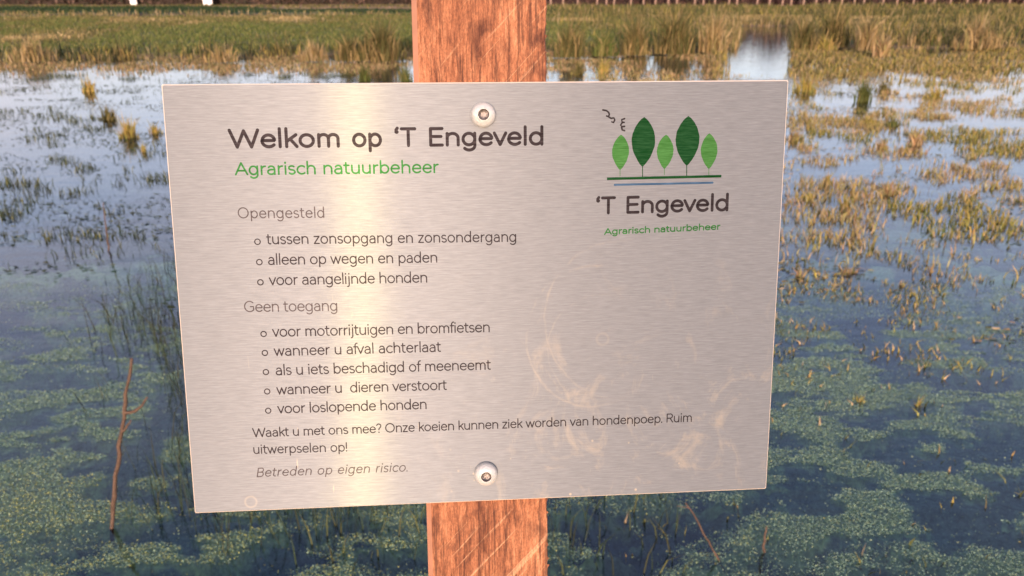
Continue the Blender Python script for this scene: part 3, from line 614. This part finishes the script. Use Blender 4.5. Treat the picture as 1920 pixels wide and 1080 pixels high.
for px, py, hp, wp, n, pal, lab in REEDS:
    tuft('reed_clump', px, py, hp*0.85, wp*1.1, n, 0.022, PAL[pal]+PAL['straw'][:1], lab, 'reeds', 'reed clumps along the far bank', z=0.05, lean=0.45)

# bare twigs and single dry stems
def stick(name, paths, label, cat, loc):
    """paths: list of (points, radii); tapering bent rods with knots."""
    V, F, Cc = [], [], []
    for P, R in paths:
        R = [q*0.86 for q in R]
        P = [Vector(p)-Vector(loc) for p in P]; b0 = len(V); k = 7
        # subdivide with small kinks
        Q, RQ = [], []
        for a, b, ra, rb in zip(P[:-1], P[1:], R[:-1], R[1:]):
            for t in (0, 0.33, 0.66):
                j = (b-a).length*0.045
                Q.append(a.lerp(b, t)+Vector((random.uniform(-j, j), random.uniform(-j, j), 0))*(t > 0)); RQ.append((ra+(rb-ra)*t)*random.uniform(0.88, 1.14))
        Q.append(P[-1]); RQ.append(R[-1])
        for i, (q, r_) in enumerate(zip(Q, RQ)):
            d = (Q[min(i+1, len(Q)-1)]-Q[max(i-1, 0)]).normalized(); s = d.cross(Vector((0, 1, 0.1))).normalized(); t_ = d.cross(s)
            for j in range(k):
                an = 2*math.pi*j/k; V.append(q+(s*math.cos(an)+t_*math.sin(an))*r_)
                c = random.uniform(0.8, 1.2); Cc.append((0.115*c, 0.072*c, 0.048*c))
        for i in range(len(Q)-1):
            for j in range(k):
                a = b0+i*k+j; b = b0+i*k+(j+1) % k; F.append((a, b, b+k, a+k))
        V.append(Q[-1]); Cc.append((0.30, 0.16, 0.10)); tip = len(V)-1; la = b0+(len(Q)-1)*k
        for j in range(k): F.append((la+j, la+(j+1) % k, tip, tip))
    tr = [f[:3] for f in F if f[2] == f[3]]; qd = [f for f in F if f[2] != f[3]]
    o = obj(name, mesh_np(name, [tuple(v) for v in V], tris=tr, quads=qd, mat=M_BARK, col=np.array(Cc), smooth=True)); o.location = loc
    tag(o, label, cat); return o
stick('bare_twig', [
  ([(-1.145, 1.788, -0.12), (-1.138, 1.788, 0.0), (-1.109, 1.788, 0.11), (-1.078, 1.788, 0.216), (-1.053, 1.788, 0.309), (-1.03, 1.788, 0.387), (-1.01, 1.788, 0.456), (-0.983, 1.788, 0.539)], [.0075, .0072, .0068, .0068, .0062, .0058, .005, .0042]),
  ([(-1.035, 1.788, 0.375), (-1.000, 1.780, 0.386), (-0.972, 1.772, 0.408), (-0.950, 1.765, 0.438)], [.0052, .0046, .0038, .0026]),
  ([(-1.069, 1.788, 0.259), (-1.043, 1.775, 0.324), (-1.024, 1.765, 0.343), (-1.003, 1.76, 0.371)], [.0052, .0046, .0038, .0024])],
  'bare reddish twig with two side shoots standing in the pond left of the sign', 'twig', (-1.138, 1.788, 0))
stick('leaning_twig', [([(0.575, 1.66, -0.04), (0.556, 1.658, 0.0), (0.520, 1.65, 0.070), (0.501, 1.645, 0.10), (0.446, 1.64, 0.199)], [.0035, .0035, .0032, .003, .002]),
  ([(0.455, 1.642, 0.183), (0.425, 1.64, 0.19)], [.002, .001])],
  'thin leaning twig in the water below the right half of the plate', 'twig', (0.556, 1.658, 0))
stick('dry_stem', [([(0.686, 1.689, -0.02), (0.684, 1.689, 0.04), (0.683, 1.689, 0.085)], [.0045, .004, .0025])], 'short reddish dry stem in the algae right of the leaning twig', 'stem', (0.686, 1.689, 0))
stick('dry_stem', [([(-2.318, 4.202, -0.05), (-2.312, 4.202, 0.06), (-2.302, 4.202, 0.18), (-2.292, 4.202, 0.285)], [.006, .005, .004, .003])], 'tall pinkish dry stem in blue water at the far left', 'stem', (-2.312, 4.202, 0))
stick('dry_stem', [([(-1.20, 2.75, -0.03), (-1.215, 2.75, 0.05), (-1.235, 2.75, 0.12)], [.003, .003, .0015]), ([(-1.212, 2.75, 0.04), (-1.19, 2.75, 0.12)], [.0025, .0012])], 'pale forked dry stem above the bare twig', 'stem', (-1.20, 2.75, 0))

# ------------------------------------------------------------------ far edge: hedge, fence, pillars
def hedge(name, x0, x1, y0, hgt, pal, label):
    L_ = x1-x0; n = int(L_*900)
    X = RNG.uniform(x0, x1, n); q = RNG.uniform(0, 1, n); Z = q*hgt*(0.65+0.6*fbm(X, X*0, 0.7, 4, 5)); Yy = y0+RNG.normal(0, 0.35, n)
    gz = ground_h(X, Yy); c = np.stack([X, Yy, gz+Z], 1)
    a = RNG.normal(0, 1, (n, 3)); a /= np.linalg.norm(a, axis=1)[:, None]; b = RNG.normal(0, 1, (n, 3)); b -= a*(a*b).sum(1)[:, None]; b /= np.linalg.norm(b, axis=1)[:, None]
    s = RNG.uniform(0.06, 0.20, n)[:, None]
    V = np.stack([c-a*s, c+a*s*0.6+b*s*0.5, c+a*s*0.6-b*s*0.5], 1).reshape(-1, 3); Tt = np.arange(3*n).reshape(-1, 3)
    p = np.array(pal); cc = np.repeat(p[RNG.integers(0, len(p), n)], 3, axis=0)
    # twiggy inner body
    m = 240; xs = np.linspace(x0, x1, m); top = hgt*0.78*(0.65+0.6*fbm(xs, xs*0, 0.7, 4, 5)); yy = y0+0.25*(vnoise(xs*1.5, xs*0, 9)-0.5)
    g0 = ground_h(xs, yy); base = len(V)
    Vb = np.concatenate([np.stack([xs, yy-0.3, g0-0.1], 1), np.stack([xs, yy-0.15, g0+top], 1), np.stack([xs, yy+0.15, g0+top], 1), np.stack([xs, yy+0.3, g0-0.1], 1)])
    q_ = []
    for r_ in range(3):
        for i in range(m-1): a0 = r_*m+i; q_.append((a0, a0+1, a0+m+1, a0+m))
    V = np.concatenate([V, Vb]); cc = np.concatenate([cc, np.tile(p[0]*0.7, (4*m, 1))])
    q_ = np.array(q_)+base
    o = obj(name, mesh_np(name, V, tris=Tt, quads=q_, mat=M_PLANT, col=cc)); tag(o, label, 'hedge'); return o
hedge('hedge', -62, 1, 44.8, 2.4, [(0.065, 0.045, 0.032), (0.10, 0.065, 0.045), (0.05, 0.05, 0.03), (0.16, 0.10, 0.07)], 'dark brown hedge along the far edge of the meadow at the left')
hedge('hedge', 1.2, 62, 44.4, 2.4, [(0.075, 0.04, 0.035), (0.11, 0.06, 0.045), (0.055, 0.04, 0.03)], 'dark maroon brown hedge behind the wooden fence at the right')

fence = empty('wire_fence', (2.0, 42.6, 0)); tag(fence, 'wooden post and wire fence in front of the dark hedge at the right', 'fence')
bm = bmesh.new(); bmesh.ops.create_cone(bm, segments=10, radius1=0.055, radius2=0.048, depth=1.25, cap_ends=True)
bmesh.ops.bevel(bm, geom=[e for e in bm.edges if abs(e.verts[0].co.z-0.625) < 1e-4 and abs(e.verts[1].co.z-0.625) < 1e-4], offset=0.015, segments=1)
post_me = bpy.data.meshes.new('post'); bm.to_mesh(post_me); bm.free(); post_me.materials.append(M_FPOST)
fx = []
xx = 2.0
while xx < 31: fx.append(xx); xx += random.choice((0.45, 0.6, 0.7, 0.8, 1.0))*random.uniform(0.9, 1.1)
gzf = ground_h(np.array(fx), np.full(len(fx), 42.6))
for X0, gz in zip(fx, gzf):
    p = obj('post', post_me, fence); p.location = (X0-2.0, random.uniform(-.04, .04), gz+0.50+random.uniform(-.06, .06)); p.rotation_euler = (random.uniform(-.04, .04), random.uniform(-.04, .04), random.uniform(0, 3))
for hz in (0.45, 0.95):
    bm = bmesh.new(); prev = None
    for X0, gz in zip(fx, gzf):
        ring = [bm.verts.new((X0-2.0, -0.075+0.006*math.cos(a), hz+gz+0.006*math.sin(a))) for a in (0, 2.1, 4.2)]
        if prev:
            for j in range(3): bm.faces.new((prev[j], prev[(j+1) % 3], ring[(j+1) % 3], ring[j]))
        prev = ring
    me = bpy.data.meshes.new('wire'); bm.to_mesh(me); bm.free(); me.materials.append(M_WIRE); obj('wire', me, fence)

def pillar(X0, Y0, wd, hgt, label):
    gz = float(ground_h(np.array([X0]), np.array([Y0]))[0]); r_ = empty('gate_pillar', (X0, Y0, gz)); tag(r_, label, 'pillar', 'white pillars by the hedge')
    def box(name, w_, z0, z1, bev):
        bm = bmesh.new(); bmesh.ops.create_cube(bm, size=1)
        for v in bm.verts: v.co = Vector((v.co.x*w_, v.co.y*w_, z0 if v.co.z < 0 else z1))
        bmesh.ops.bevel(bm, geom=bm.edges[:], offset=bev, segments=2, affect='EDGES')
        me = bpy.data.meshes.new(name); bm.to_mesh(me); bm.free(); me.materials.append(M_WHITE); return obj(name, me, r_)
    box('shaft', wd, -0.05, hgt, 0.02); box('cap', wd*1.16, hgt+0.002, hgt+0.09, 0.02); r_.rotation_euler[2] = 0.35
pillar(-20.2, 44.0, 0.32, 1.25, 'slimmer white pillar before the dark hedge, the left one of two')
pillar(-16.1, 43.6, 0.46, 1.25, 'broader white pillar before the dark hedge, nearer to the post')

# ------------------------------------------------------------------ the sign
BASE_L = 1.43
sign = empty('information_sign', T + RW @ Vector((0, -BASE_L, 0))); sign.rotation_euler = RW.to_euler()
tag(sign, 'brushed aluminium welcome sign screwed to a rough reddish wooden post', 'sign')
OY = BASE_L*1000

# post: rough sawn timber with a planed chamfer on its left corner; cross-section lofted along its length
def build_post():
    zf = -0.0036; segs = 560; y0, y1 = 0.0, BASE_L+0.165
    prof_n = 46
    V = []; F = []
    ys = np.linspace(y0, y1, segs+1)
    xl, xr, dep = -0.0295, 0.0306, 0.064
    xs = np.linspace(xl, xr, prof_n)
    rough = (fbm(xs[None, :]*1000, ys[:, None]*1000, 0.55, 3, 201)-0.5)*0.0007 + (fbm(xs[None, :]*1000+0*ys[:, None], ys[:, None]*1000*0.12, 0.9, 3, 205)-0.5)*0.0011
    jag = (fbm(ys*1000, ys*0, 0.35, 3, 211)-0.5)*0.0012 + (fbm(ys*1000, ys*0, 0.05, 2, 213)-0.5)*0.0012
    for i, yv in enumerate(ys):
        row = []
        row.append((-0.0329, yv, zf-dep)); row.append((-0.0329, yv, zf-0.0036)); row.append((-0.0303, yv, zf-0.0008))
        for j, xv in enumerate(xs):
            e = j/(prof_n-1)
            row.append((xv+(jag[i] if e > 0.97 else 0), yv, zf+min(rough[i, j], 0.0003)-0.0007-(0.0009*((e-0.9)/0.1)**2 if e > 0.9 else 0)))
        row.append((xr+0.0006+jag[i]*0.8, yv, zf-0.004)); row.append((xr+0.0004, yv, zf-dep))
        V += row
    k = len(V)//(segs+1)
    for i in range(segs):
        for j in range(k):
            a = i*k+j; b = i*k+(j+1) % k; F.append((a, b, b+k, a+k))
    V = np.array(V); n0 = len(V)
    V = np.concatenate([V, [[0, y0, zf-dep/2], [0, y1, zf-dep/2]]])
    tr = [(( j+1) % k, j, n0) for j in range(k)] + [(segs*k+j, segs*k+(j+1) % k, n0+1) for j in range(k)]
    # splinters torn along the right arris
    Vs = []; Ts = []
    for q in range(70):
        yv = random.uniform(y1-0.4, y1); ln = random.uniform(0.001, 0.005); o_ = random.uniform(0.0004, 0.0013)
        b = n0+2+len(Vs); xb = xr-0.0006; zb = zf-random.uniform(0.0008, 0.003)
        Vs += [(xb, yv, zb), (xb, yv-ln, zb), (xb+o_+0.0006, yv-ln*random.uniform(-0.2, 1.0), zb+random.uniform(-.0004, .0006)), (xb, yv-ln*0.5, zb-0.0004)]
        Ts += [(b, b+1, b+2), (b, b+2, b+3), (b+1, b+3, b+2)]
    V = np.concatenate([V, np.array(Vs)])
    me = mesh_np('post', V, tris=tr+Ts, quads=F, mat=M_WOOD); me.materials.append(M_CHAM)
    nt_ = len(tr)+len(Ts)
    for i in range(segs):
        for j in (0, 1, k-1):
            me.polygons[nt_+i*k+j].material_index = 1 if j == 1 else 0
    o = obj('post', me, sign)
    return o
build_post()

def add_uv(me):
    uv = me.uv_layers.new(name='UVMap')
    co = np.zeros(len(me.vertices)*3, np.float32); me.vertices.foreach_get('co', co); co = co.reshape(-1, 3)
    li = np.zeros(len(me.loops), np.int32); me.loops.foreach_get('vertex_index', li)
    u = np.stack([co[li, 0], co[li, 1]], 1).astype(np.float32); uv.data.foreach_set('uv', u.ravel())

# plate mesh is modelled about its own centre: its object sits at the plate's centre
bm = bmesh.new()
TH_ = 0.003
front = [bm.verts.new((x_/1000, y_/1000, 0)) for x_, y_ in PLATE]; back = [bm.verts.new((x_/1000, y_/1000, -TH_)) for x_, y_ in PLATE]
bm.faces.new(front[::-1]); bm.faces.new(back)
for i in range(4): bm.faces.new((front[i], front[(i+1) % 4], back[(i+1) % 4], back[i]))
bmesh.ops.recalc_face_normals(bm, faces=bm.faces[:])
bmesh.ops.bevel(bm, geom=[e for e in bm.edges if abs(e.verts[0].co.z-e.verts[1].co.z) > 1e-4], offset=0.0004, segments=2, affect='EDGES')
bmesh.ops.bevel(bm, geom=[e for e in bm.edges if e.verts[0].co.z > -1e-5 and e.verts[1].co.z > -1e-5], offset=0.0005, segments=1, affect='EDGES')
me = bpy.data.meshes.new('sign_plate'); bm.to_mesh(me); bm.free()
me.materials.append(M_PLATE); me.materials.append(M_EDGE)
for p in me.polygons: p.material_index = 0 if p.normal.z > 0.99 else 1
add_uv(me)
plate = obj('sign_plate', me, sign); plate.location = (0, BASE_L, 0)

# ---- rounded stroke lettering --------------------------------------------------
def A(cx, cy, rx, ry, a0, a1):
    n_ = max(3, int(abs(a1-a0)/14)); return [(cx+rx*math.cos(math.radians(a0+(a1-a0)*i/n_)), cy+ry*math.sin(math.radians(a0+(a1-a0)*i/n_))) for i in range(n_+1)]
X_, H_, U_, D_ = 10.0, 14.3, 15.2, -4.3
arch = [(0, 5.6)]+A(3.8, 6.1, 3.8, 3.9, 180, 0)+[(7.6, 0)]
G = {
 'n': (1.95, 7.6, 1.8, [[(0, X_), (0, 0)], arch]),
 'm': (1.95, 12.8, 1.8, [[(0, X_), (0, 0)], [(0, 5.8)]+A(3.2, 6.6, 3.2, 3.4, 180, 0)+[(6.4, 0)], [(6.4, 5.8)]+A(9.6, 6.6, 3.2, 3.4, 180, 0)+[(12.8, 0)]]),
 'h': (1.95, 7.6, 1.8, [[(0, U_), (0, 0)], arch]),
 'u': (1.8, 7.4, 1.95, [[(0, X_)]+A(3.7, 3.9, 3.7, 3.9, 180, 360)+[(7.4, 4.4)], [(7.4, X_), (7.4, 0)]]),
 'r': (1.95, 4.2, 0.7, [[(0, X_), (0, 0)], [(0, 5.4)]+A(3.9, 5.6, 3.9, 4.3, 180, 88)]),
 'a': (1.3, 7.0, 1.9, [A(3.6, 6.6, 3.2, 3.4, 148, 0)+[(7.0, 6.2), (7.0, 0)], [(7.0, 5.7), (3.4, 5.7)]+A(3.1, 2.85, 3.1, 2.85, 90, 270)[1:]+A(3.6, 3.2, 3.4, 3.2, 272, 360)]),
 'b': (1.95, 8.2, 1.3, [[(0, U_), (0, 0)], A(4.1, 5, 4.1, 5, 0, 360)]),
 'd': (1.3, 8.2, 1.95, [[(8.2, U_), (8.2, 0)], A(4.1, 5, 4.1, 5, 0, 360)]),
 'p': (1.95, 8.2, 1.3, [[(0, X_), (0, D_)], A(4.1, 5, 4.1, 5, 0, 360)]),
 'g': (1.3, 8.2, 1.95, [[(8.2, X_), (8.2, 0)]+A(4.2, -0.6, 4.0, 3.9, 0, -142), A(4.1, 5, 4.1, 5, 0, 360)]),
 'c': (1.3, 7.4, 0.9, [A(4.5, 5, 4.5, 5, 48, 312)]),
 'e': (1.3, 8.4, 1.1, [[(0.1, 5.3), (8.4, 5.3)]+A(4.3, 5.2, 4.1, 4.8, 2, 180)+A(4.5, 5, 4.5, 5, 180, 318)]),
 'o': (1.3, 8.8, 1.3, [A(4.4, 5, 4.4, 5, 0, 360)]),
 's': (1.0, 6.4, 1.0, [A(3.2, 7.6, 2.9, 2.4, 38, 262)[:-1]+A(3.3, 2.5, 3.1, 2.5, 82, -146)]),
 't': (0.6, 5.2, 0.8, [[(1.9, 13.2)]+A(4.3, 2.6, 2.4, 2.6, 180, 288), [(0, X_), (4.9, X_)]]),
 'f': (0.6, 4.6, 0.2, [[(1.9, 0)]+A(4.5, 12.4, 2.6, 3.0, 180, 84), [(0, X_), (4.6, X_)]]),
 'i': (1.95, 0.01, 1.95, [[(0, X_), (0, 0)], [(0, 13.9), (0, 14.1)]]),
 'j': (1.2, 1.4, 1.95, [[(1.4, X_)]+A(-0.9, -2.0, 2.3, 2.4, 0, -86), [(1.4, 13.9), (1.4, 14.1)]]),
 'k': (1.95, 6.8, 0.5, [[(0, U_), (0, 0)], [(0, 4.3), (6.4, X_)], [(2.5, 6.4), (6.8, 0)]]),
 'l': (1.95, 0.01, 1.95, [[(0, U_), (0, 0)]]),
 'v': (0.6, 8.0, 0.6, [[(0, X_), (4, 0)], [(4, 0), (8, X_)]]),
 'w': (0.7, 13.0, 0.7, [[(0, X_), (3.4, 0)], [(3.4, 0), (6.5, 9.6)], [(6.5, 9.6), (9.6, 0)], [(9.6, 0), (13, X_)]]),
 'z': (1.1, 6.6, 1.1, [[(0, X_), (6.6, X_)], [(6.6, X_), (0, 0)], [(0, 0), (6.6, 0)]]),
 'A': (0.7, 12.0, 0.7, [[(0, 0), (6, H_)], [(6, H_), (12, 0)], [(2.0, 4.7), (10.0, 4.7)]]),
 'B': (2.1, 8.8, 1.2, [[(0, H_), (0, 0)], [(0, H_), (4.6, H_)]+A(4.6, 11.1, 3.5, 3.5, 90, -90)+[(0, 7.6)], [(4.6, 7.6)]+A(5.0, 3.8, 3.8, 3.8, 90, -90)+[(0, 0)]]),
 'E': (2.1, 8.0, 1.2, [[(0, H_), (0, 0)], [(0, H_), (8.0, H_)], [(0, 7.5), (7.2, 7.5)], [(0, 0), (8.0, 0)]]),
 'G': (1.5, 11.6, 1.7, [A(6.6, 7.3, 6.6, 7.3, 46, 340)[:-1]+[(11.6, 3.2), (11.6, 7.0)], [(11.6, 7.0), (7.6, 7.0)]]),
 'O': (1.5, 13.4, 1.5, [A(6.7, 7.3, 6.7, 7.3, 0, 360)]),
 'R': (2.1, 9.2, 1.0, [[(0, H_), (0, 0)], [(0, H_), (4.8, H_)]+A(4.8, 10.8, 3.8, 3.8, 90, -90)+[(0, 7.0)], [(4.8, 7.0), (9.2, 0)]]),
 'T': (0.8, 11.2, 0.8, [[(0, H_), (11.2, H_)], [(5.6, H_), (5.6, 0)]]),
 'W': (0.7, 18.6, 0.7, [[(0, H_), (4.6, 0)], [(4.6, 0), (9.3, H_-0.6)], [(9.3, H_-0.6), (14.0, 0)], [(14.0, 0), (18.6, H_)]]),
 '‘': (0.9, 1.4, 2.0, [[(1.4, H_+0.6), (0.3, H_-1.0), (0.4, H_-2.3)], [(0.6, H_-2.5), (0.9, H_-2.6)]]),
 '?': (1.0, 6.6, 0.8, [A(3.3, 11.2, 3.3, 3.4, 160, -48)+[(3.5, 6.4), (3.4, 4.6)], [(3.4, 0.2), (3.4, 0.4)]]),
 '!': (1.9, 0.01, 1.7, [[(0, H_), (0, 4.6)], [(0, 0.2), (0, 0.4)]]),
 '.': (1.4, 0.01, 1.6, [[(0, 0.2), (0, 0.4)]]),
 ' ': (0, 5.2, 0, []),
}
class Print:
    """Flat printed strokes with round ends; every stroke is its own thin layer of ink."""
    def __init__(s): s.V = []; s.F = []
    def stroke(s, P, hw, z, closed=False):
        P = [Vector(p) for p in P]; n_ = len(P)
        if n_ > 2 and (P[0]-P[-1]).length < hw*0.2: closed = True; P = P[:-1]; n_ -= 1
        b = len(s.V); L_, R_ = [], []
        for i in range(n_):
            a = P[(i-1) % n_] if (i > 0 or closed) else P[i]; c = P[(i+1) % n_] if (i < n_-1 or closed) else P[i]
            d = (c-a); d = d.normalized() if d.length > 1e-9 else Vector((0, 1)); nn = Vector((-d.y, d.x))
            L_.append(P[i]+nn*hw); R_.append(P[i]-nn*hw)
        for i in range(n_): s.V += [(L_[i].x, L_[i].y, z), (R_[i].x, R_[i].y, z)]
        m_ = n_ if closed else n_-1
        for i in range(m_):
            j = (i+1) % n_; s.F.append((b+2*i+1, b+2*j+1, b+2*j, b+2*i))
        if not closed:
            for end in (0, n_-1):
                d = (P[0]-P[1]) if end == 0 else (P[-1]-P[-2]); an = math.atan2(d.y, d.x); c0 = len(s.V); pts_ = [an+math.pi/2-math.pi*k/8 for k in range(9)]
                s.V += [(P[end].x+hw*math.cos(t), P[end].y+hw*math.sin(t), z) for t in pts_]
                s.F.append(tuple(range(c0+8, c0-1, -1)))
    def build(s, name, mat, parent=None):
        me = bpy.data.meshes.new(name); me.from_pydata([(x/1000, y/1000, z/1000) for x, y, z in s.V], [], s.F)
        bm = bmesh.new(); bm.from_mesh(me)
        for f in bm.faces:
            f.normal_update()
            if f.normal.z < 0: f.normal_flip()
        bm.to_mesh(me); bm.free()
        me.materials.append(mat); add_uv(me); return obj(name, me, parent or plate)

SPANS = {'Welkom op ‘T Engeveld': [(428.2, 633), (656, 712), (735, 777), (800.5, 1018.8)], '‘T Engeveld': [(1117, 1154.2), (1173.8, 1365.5)]}
def text(name, txt, x0, y0, x1, y1, cap, sw, col, italic=False, label=None):
    # cap = outer height of capitals in mm, sw = stroke width; glyphs keep their shape, the slack goes into the spacing
    sc = (cap-sw)/H_; L_ = math.hypot(x1-x0, y1-y0); ux, uy = (x1-x0)/L_, (y1-y0)/L_; pr = Print()
    sp = SPANS.get(txt)
    if sp: a0, a1 = sp[0][0], sp[-1][1]; runs = [(wd_, (s_-a0)/(a1-a0)*L_, (e_-a0)/(a1-a0)*L_) for wd_, (s_, e_) in zip(txt.split(' '), sp)]
    else: runs = [(txt, 0, L_)]
    for run, s_, e_ in runs:
        gs = 1.04*sc; X = 0; pos = []; gaps = 0
        for i, ch_ in enumerate(run):
            l_, w_, r_, st = G[ch_]
            if i: X += l_*gs; gaps += 1 + (1.2 if ch_ == ' ' else 0)
            pos.append((X, gaps)); X += w_*gs + (r_*gs if i < len(run)-1 else 0)
            if ch_+(run[i+1] if i+1 < len(run) else '') in ('rv', 'rw', 'ev', 've', 'Wa', 'af', 'fv', 'rt'): X -= 0.3*gs
        slack = (e_-s_-sw-X)/max(gaps, 1)
        if slack > 0.10*cap or slack < -0.03*cap: k_ = (e_-s_-sw)/X*(0.97 if slack > 0 else 1.0)
        else: k_ = 1.0
        slack = (e_-s_-sw-X*k_)/max(gaps, 1)
        print('TEXT', run[:14], round(k_, 3), round(slack/cap, 3))
        for ch_, (px_, gp) in zip(run, pos):
            for q_, st in enumerate(G[ch_][3]):
                Q = []
                for a, b in st:
                    Xv = s_ + px_*k_ + gp*slack + a*gs*k_ + sw/2; Yv = b*sc + sw/2
                    if italic: Xv += 0.2*(Yv-cap*0.3)
                    Q.append((x0+Xv*ux, y0+Xv*uy+Yv))
                if len(Q) == 2 and math.hypot(Q[0][0]-Q[1][0], Q[0][1]-Q[1][1]) < sw*0.5: pr.stroke(Q, sw*0.62, 0.05+0.025*q_)
                else: pr.stroke(Q, sw/2, 0.05+0.025*q_)
    o = pr.build(name, M_INK[col])
    if label: o['label'] = label
    return o
names = {'title': 'title_lettering', 'subtitle': 'subtitle_lettering', 'heading': 'heading_lettering', 'line': 'text_line', 'italic': 'italic_text_line', 'logo': 'logo_lettering'}
for t, x0, y0, x1, y1, cap, sw, col, k in LINES:
    if k in ('line', 'heading'): cap *= 1.05
    text(names[k], t, x0, y0, x1, y1, cap, sw, col, k == 'italic')
for x0, y0 in BULLETS:
    pr = Print(); pr.stroke([(x0+1.3*math.cos(a*math.pi/10), y0+1.3*math.sin(a*math.pi/10)) for a in range(21)], 0.27, 0.05); pr.build('bullet_mark', M_INK['dark'])
# logo
for (tp, bt, ft), hw, k in LEAVES:
    pr = Print(); tp, bt, ft = Vector(tp), Vector(bt), Vector(ft); ax = bt-tp; L_ = ax.length; nrm = Vector((-ax.y, ax.x)).normalized()
    rowL, rowR = [], []
    for i in range(25):
        t = i/24; wdt = hw*(math.sin(math.pi*t**0.92))**0.80
        rag = random.uniform(-.09, .09) if 0 < i < 24 else 0
        c = tp+ax*t; rowL.append(c+nrm*(wdt+rag)); rowR.append(c-nrm*(wdt-rag))
    b = 0
    for i in range(25): pr.V += [(rowL[i].x, rowL[i].y, 0.05), (rowR[i].x, rowR[i].y, 0.05)]
    for i in range(24): pr.F.append((2*i, 2*i+1, 2*i+3, 2*i+2))
    lf = pr.build('logo_leaf', M_INK['deep' if k == 'd' else 'leaf'])
    pr = Print(); pr.stroke([bt-ax.normalized()*0.6, ft], 0.20 if k == 'd' else 0.14, 0.075); pr.build('logo_stem', M_INK['deep' if k == 'd' else 'leaf'])
def bar(name, a, b, hw, col, z):
    a, b = Vector(a), Vector(b); d = (b-a).normalized(); n_ = Vector((-d.y, d.x)); pr = Print()
    m_ = 30
    for i in range(m_+1):
        c = a.lerp(b, i/m_); j = random.uniform(-.04, .04); pr.V += [(*(c+n_*(hw+j)), z), (*(c-n_*(hw+j*0.6)), z)]
    for i in range(m_): pr.F.append((2*i, 2*i+1, 2*i+3, 2*i+2))
    pr.build(name, M_INK[col])
bar('logo_ground_line', BAR[0], BAR[1], 0.64, 'deep', 0.10); 
pr = Print(); pr.stroke([BAR[2], BAR[3]], 0.5, 0.06); pr.build('logo_water_line', M_INK['blue'])
for q in (BIRDS[:2], BIRDS[2:]):
    pr = Print()
    for k_, st in enumerate(q): pr.stroke(st, 0.42, 0.05+0.03*k_)
    pr.build('logo_bird', M_INK['dark'])

# screws: domed heads with a recessed round socket
def lathe(prof, seg=48):
    V, F = [], []
    for r_, z_ in prof:
        for j in range(seg): a = 2*math.pi*j/seg; V.append((r_*math.cos(a), r_*math.sin(a), z_))
    for i in range(len(prof)-1):
        for j in range(seg): a = i*seg+j; b = i*seg+(j+1) % seg; F.append((a, b, b+seg, a+seg))
    return V, F
for si, (sx0, sy0) in enumerate(SCREWS):
    R0, hd = 6.0, 6.2
    prof = [(R0*0.96, 0.05), (R0, 0.5), (R0, 1.9)]
    for a in range(10, 72, 6): prof.append((R0*math.cos(math.radians(a))**0.85, 1.9+(hd-1.9)*math.sin(math.radians(a))))
    prof = [p for p in prof if p[0] > 2.95]; prof += [(2.8, hd-0.10), (2.62, hd-0.3)]
    prof += [(2.5, hd-1.2), (2.45, hd-2.0)]
    V, F = lathe([(r_/1000, z_/1000) for r_, z_ in prof])
    me = mesh_np('screw', V, quads=F, mat=M_SCREW, smooth=True)
    sc_ = obj('screw', me, sign); sc_.location = (sx0/1000, BASE_L+sy0/1000, 0); sc_.rotation_euler[2] = random.uniform(0, 3)
    # socket: six-lobed recess floor
    V = [(0, 0, (hd-2.5)/1000)]; m_ = 48
    for lvl, (rs, zz_) in enumerate(((0.55, hd-2.4), (1.0, hd-1.9))):
        for j in range(m_):
            a = 2*math.pi*j/m_; rd = (2.28+0.14*math.cos(6*a))*rs; V.append((rd*math.cos(a)/1000, rd*math.sin(a)/1000, zz_/1000))
    tr = [(0, 1+j, 1+(j+1) % m_) for j in range(m_)]; qd = [(1+j, 1+m_+j, 1+m_+(j+1) % m_, 1+(j+1) % m_) for j in range(m_)]
    V2, F2 = [], []
    for j in range(m_):
        a = 2*math.pi*j/m_; rd = 2.28+0.14*math.cos(6*a); V.append((rd*math.cos(a)/1000, rd*math.sin(a)/1000, (hd-1.0)/1000))
    b1, b2 = 1+m_, 1+2*m_
    qd += [(b1+j, b2+j, b2+(j+1) % m_, b1+(j+1) % m_) for j in range(m_)]
    # rim between the lobes and the head
    for j in range(m_):
        a = 2*math.pi*j/m_; V.append((2.52*math.cos(a)/1000, 2.52*math.sin(a)/1000, (hd-0.6)/1000))
    b3 = 1+3*m_; qd += [(b2+j, b3+j, b3+(j+1) % m_, b2+(j+1) % m_) for j in range(m_)]
    obj('socket', mesh_np('socket', V, tris=tr, quads=qd, mat=M_SOCKET), sc_)
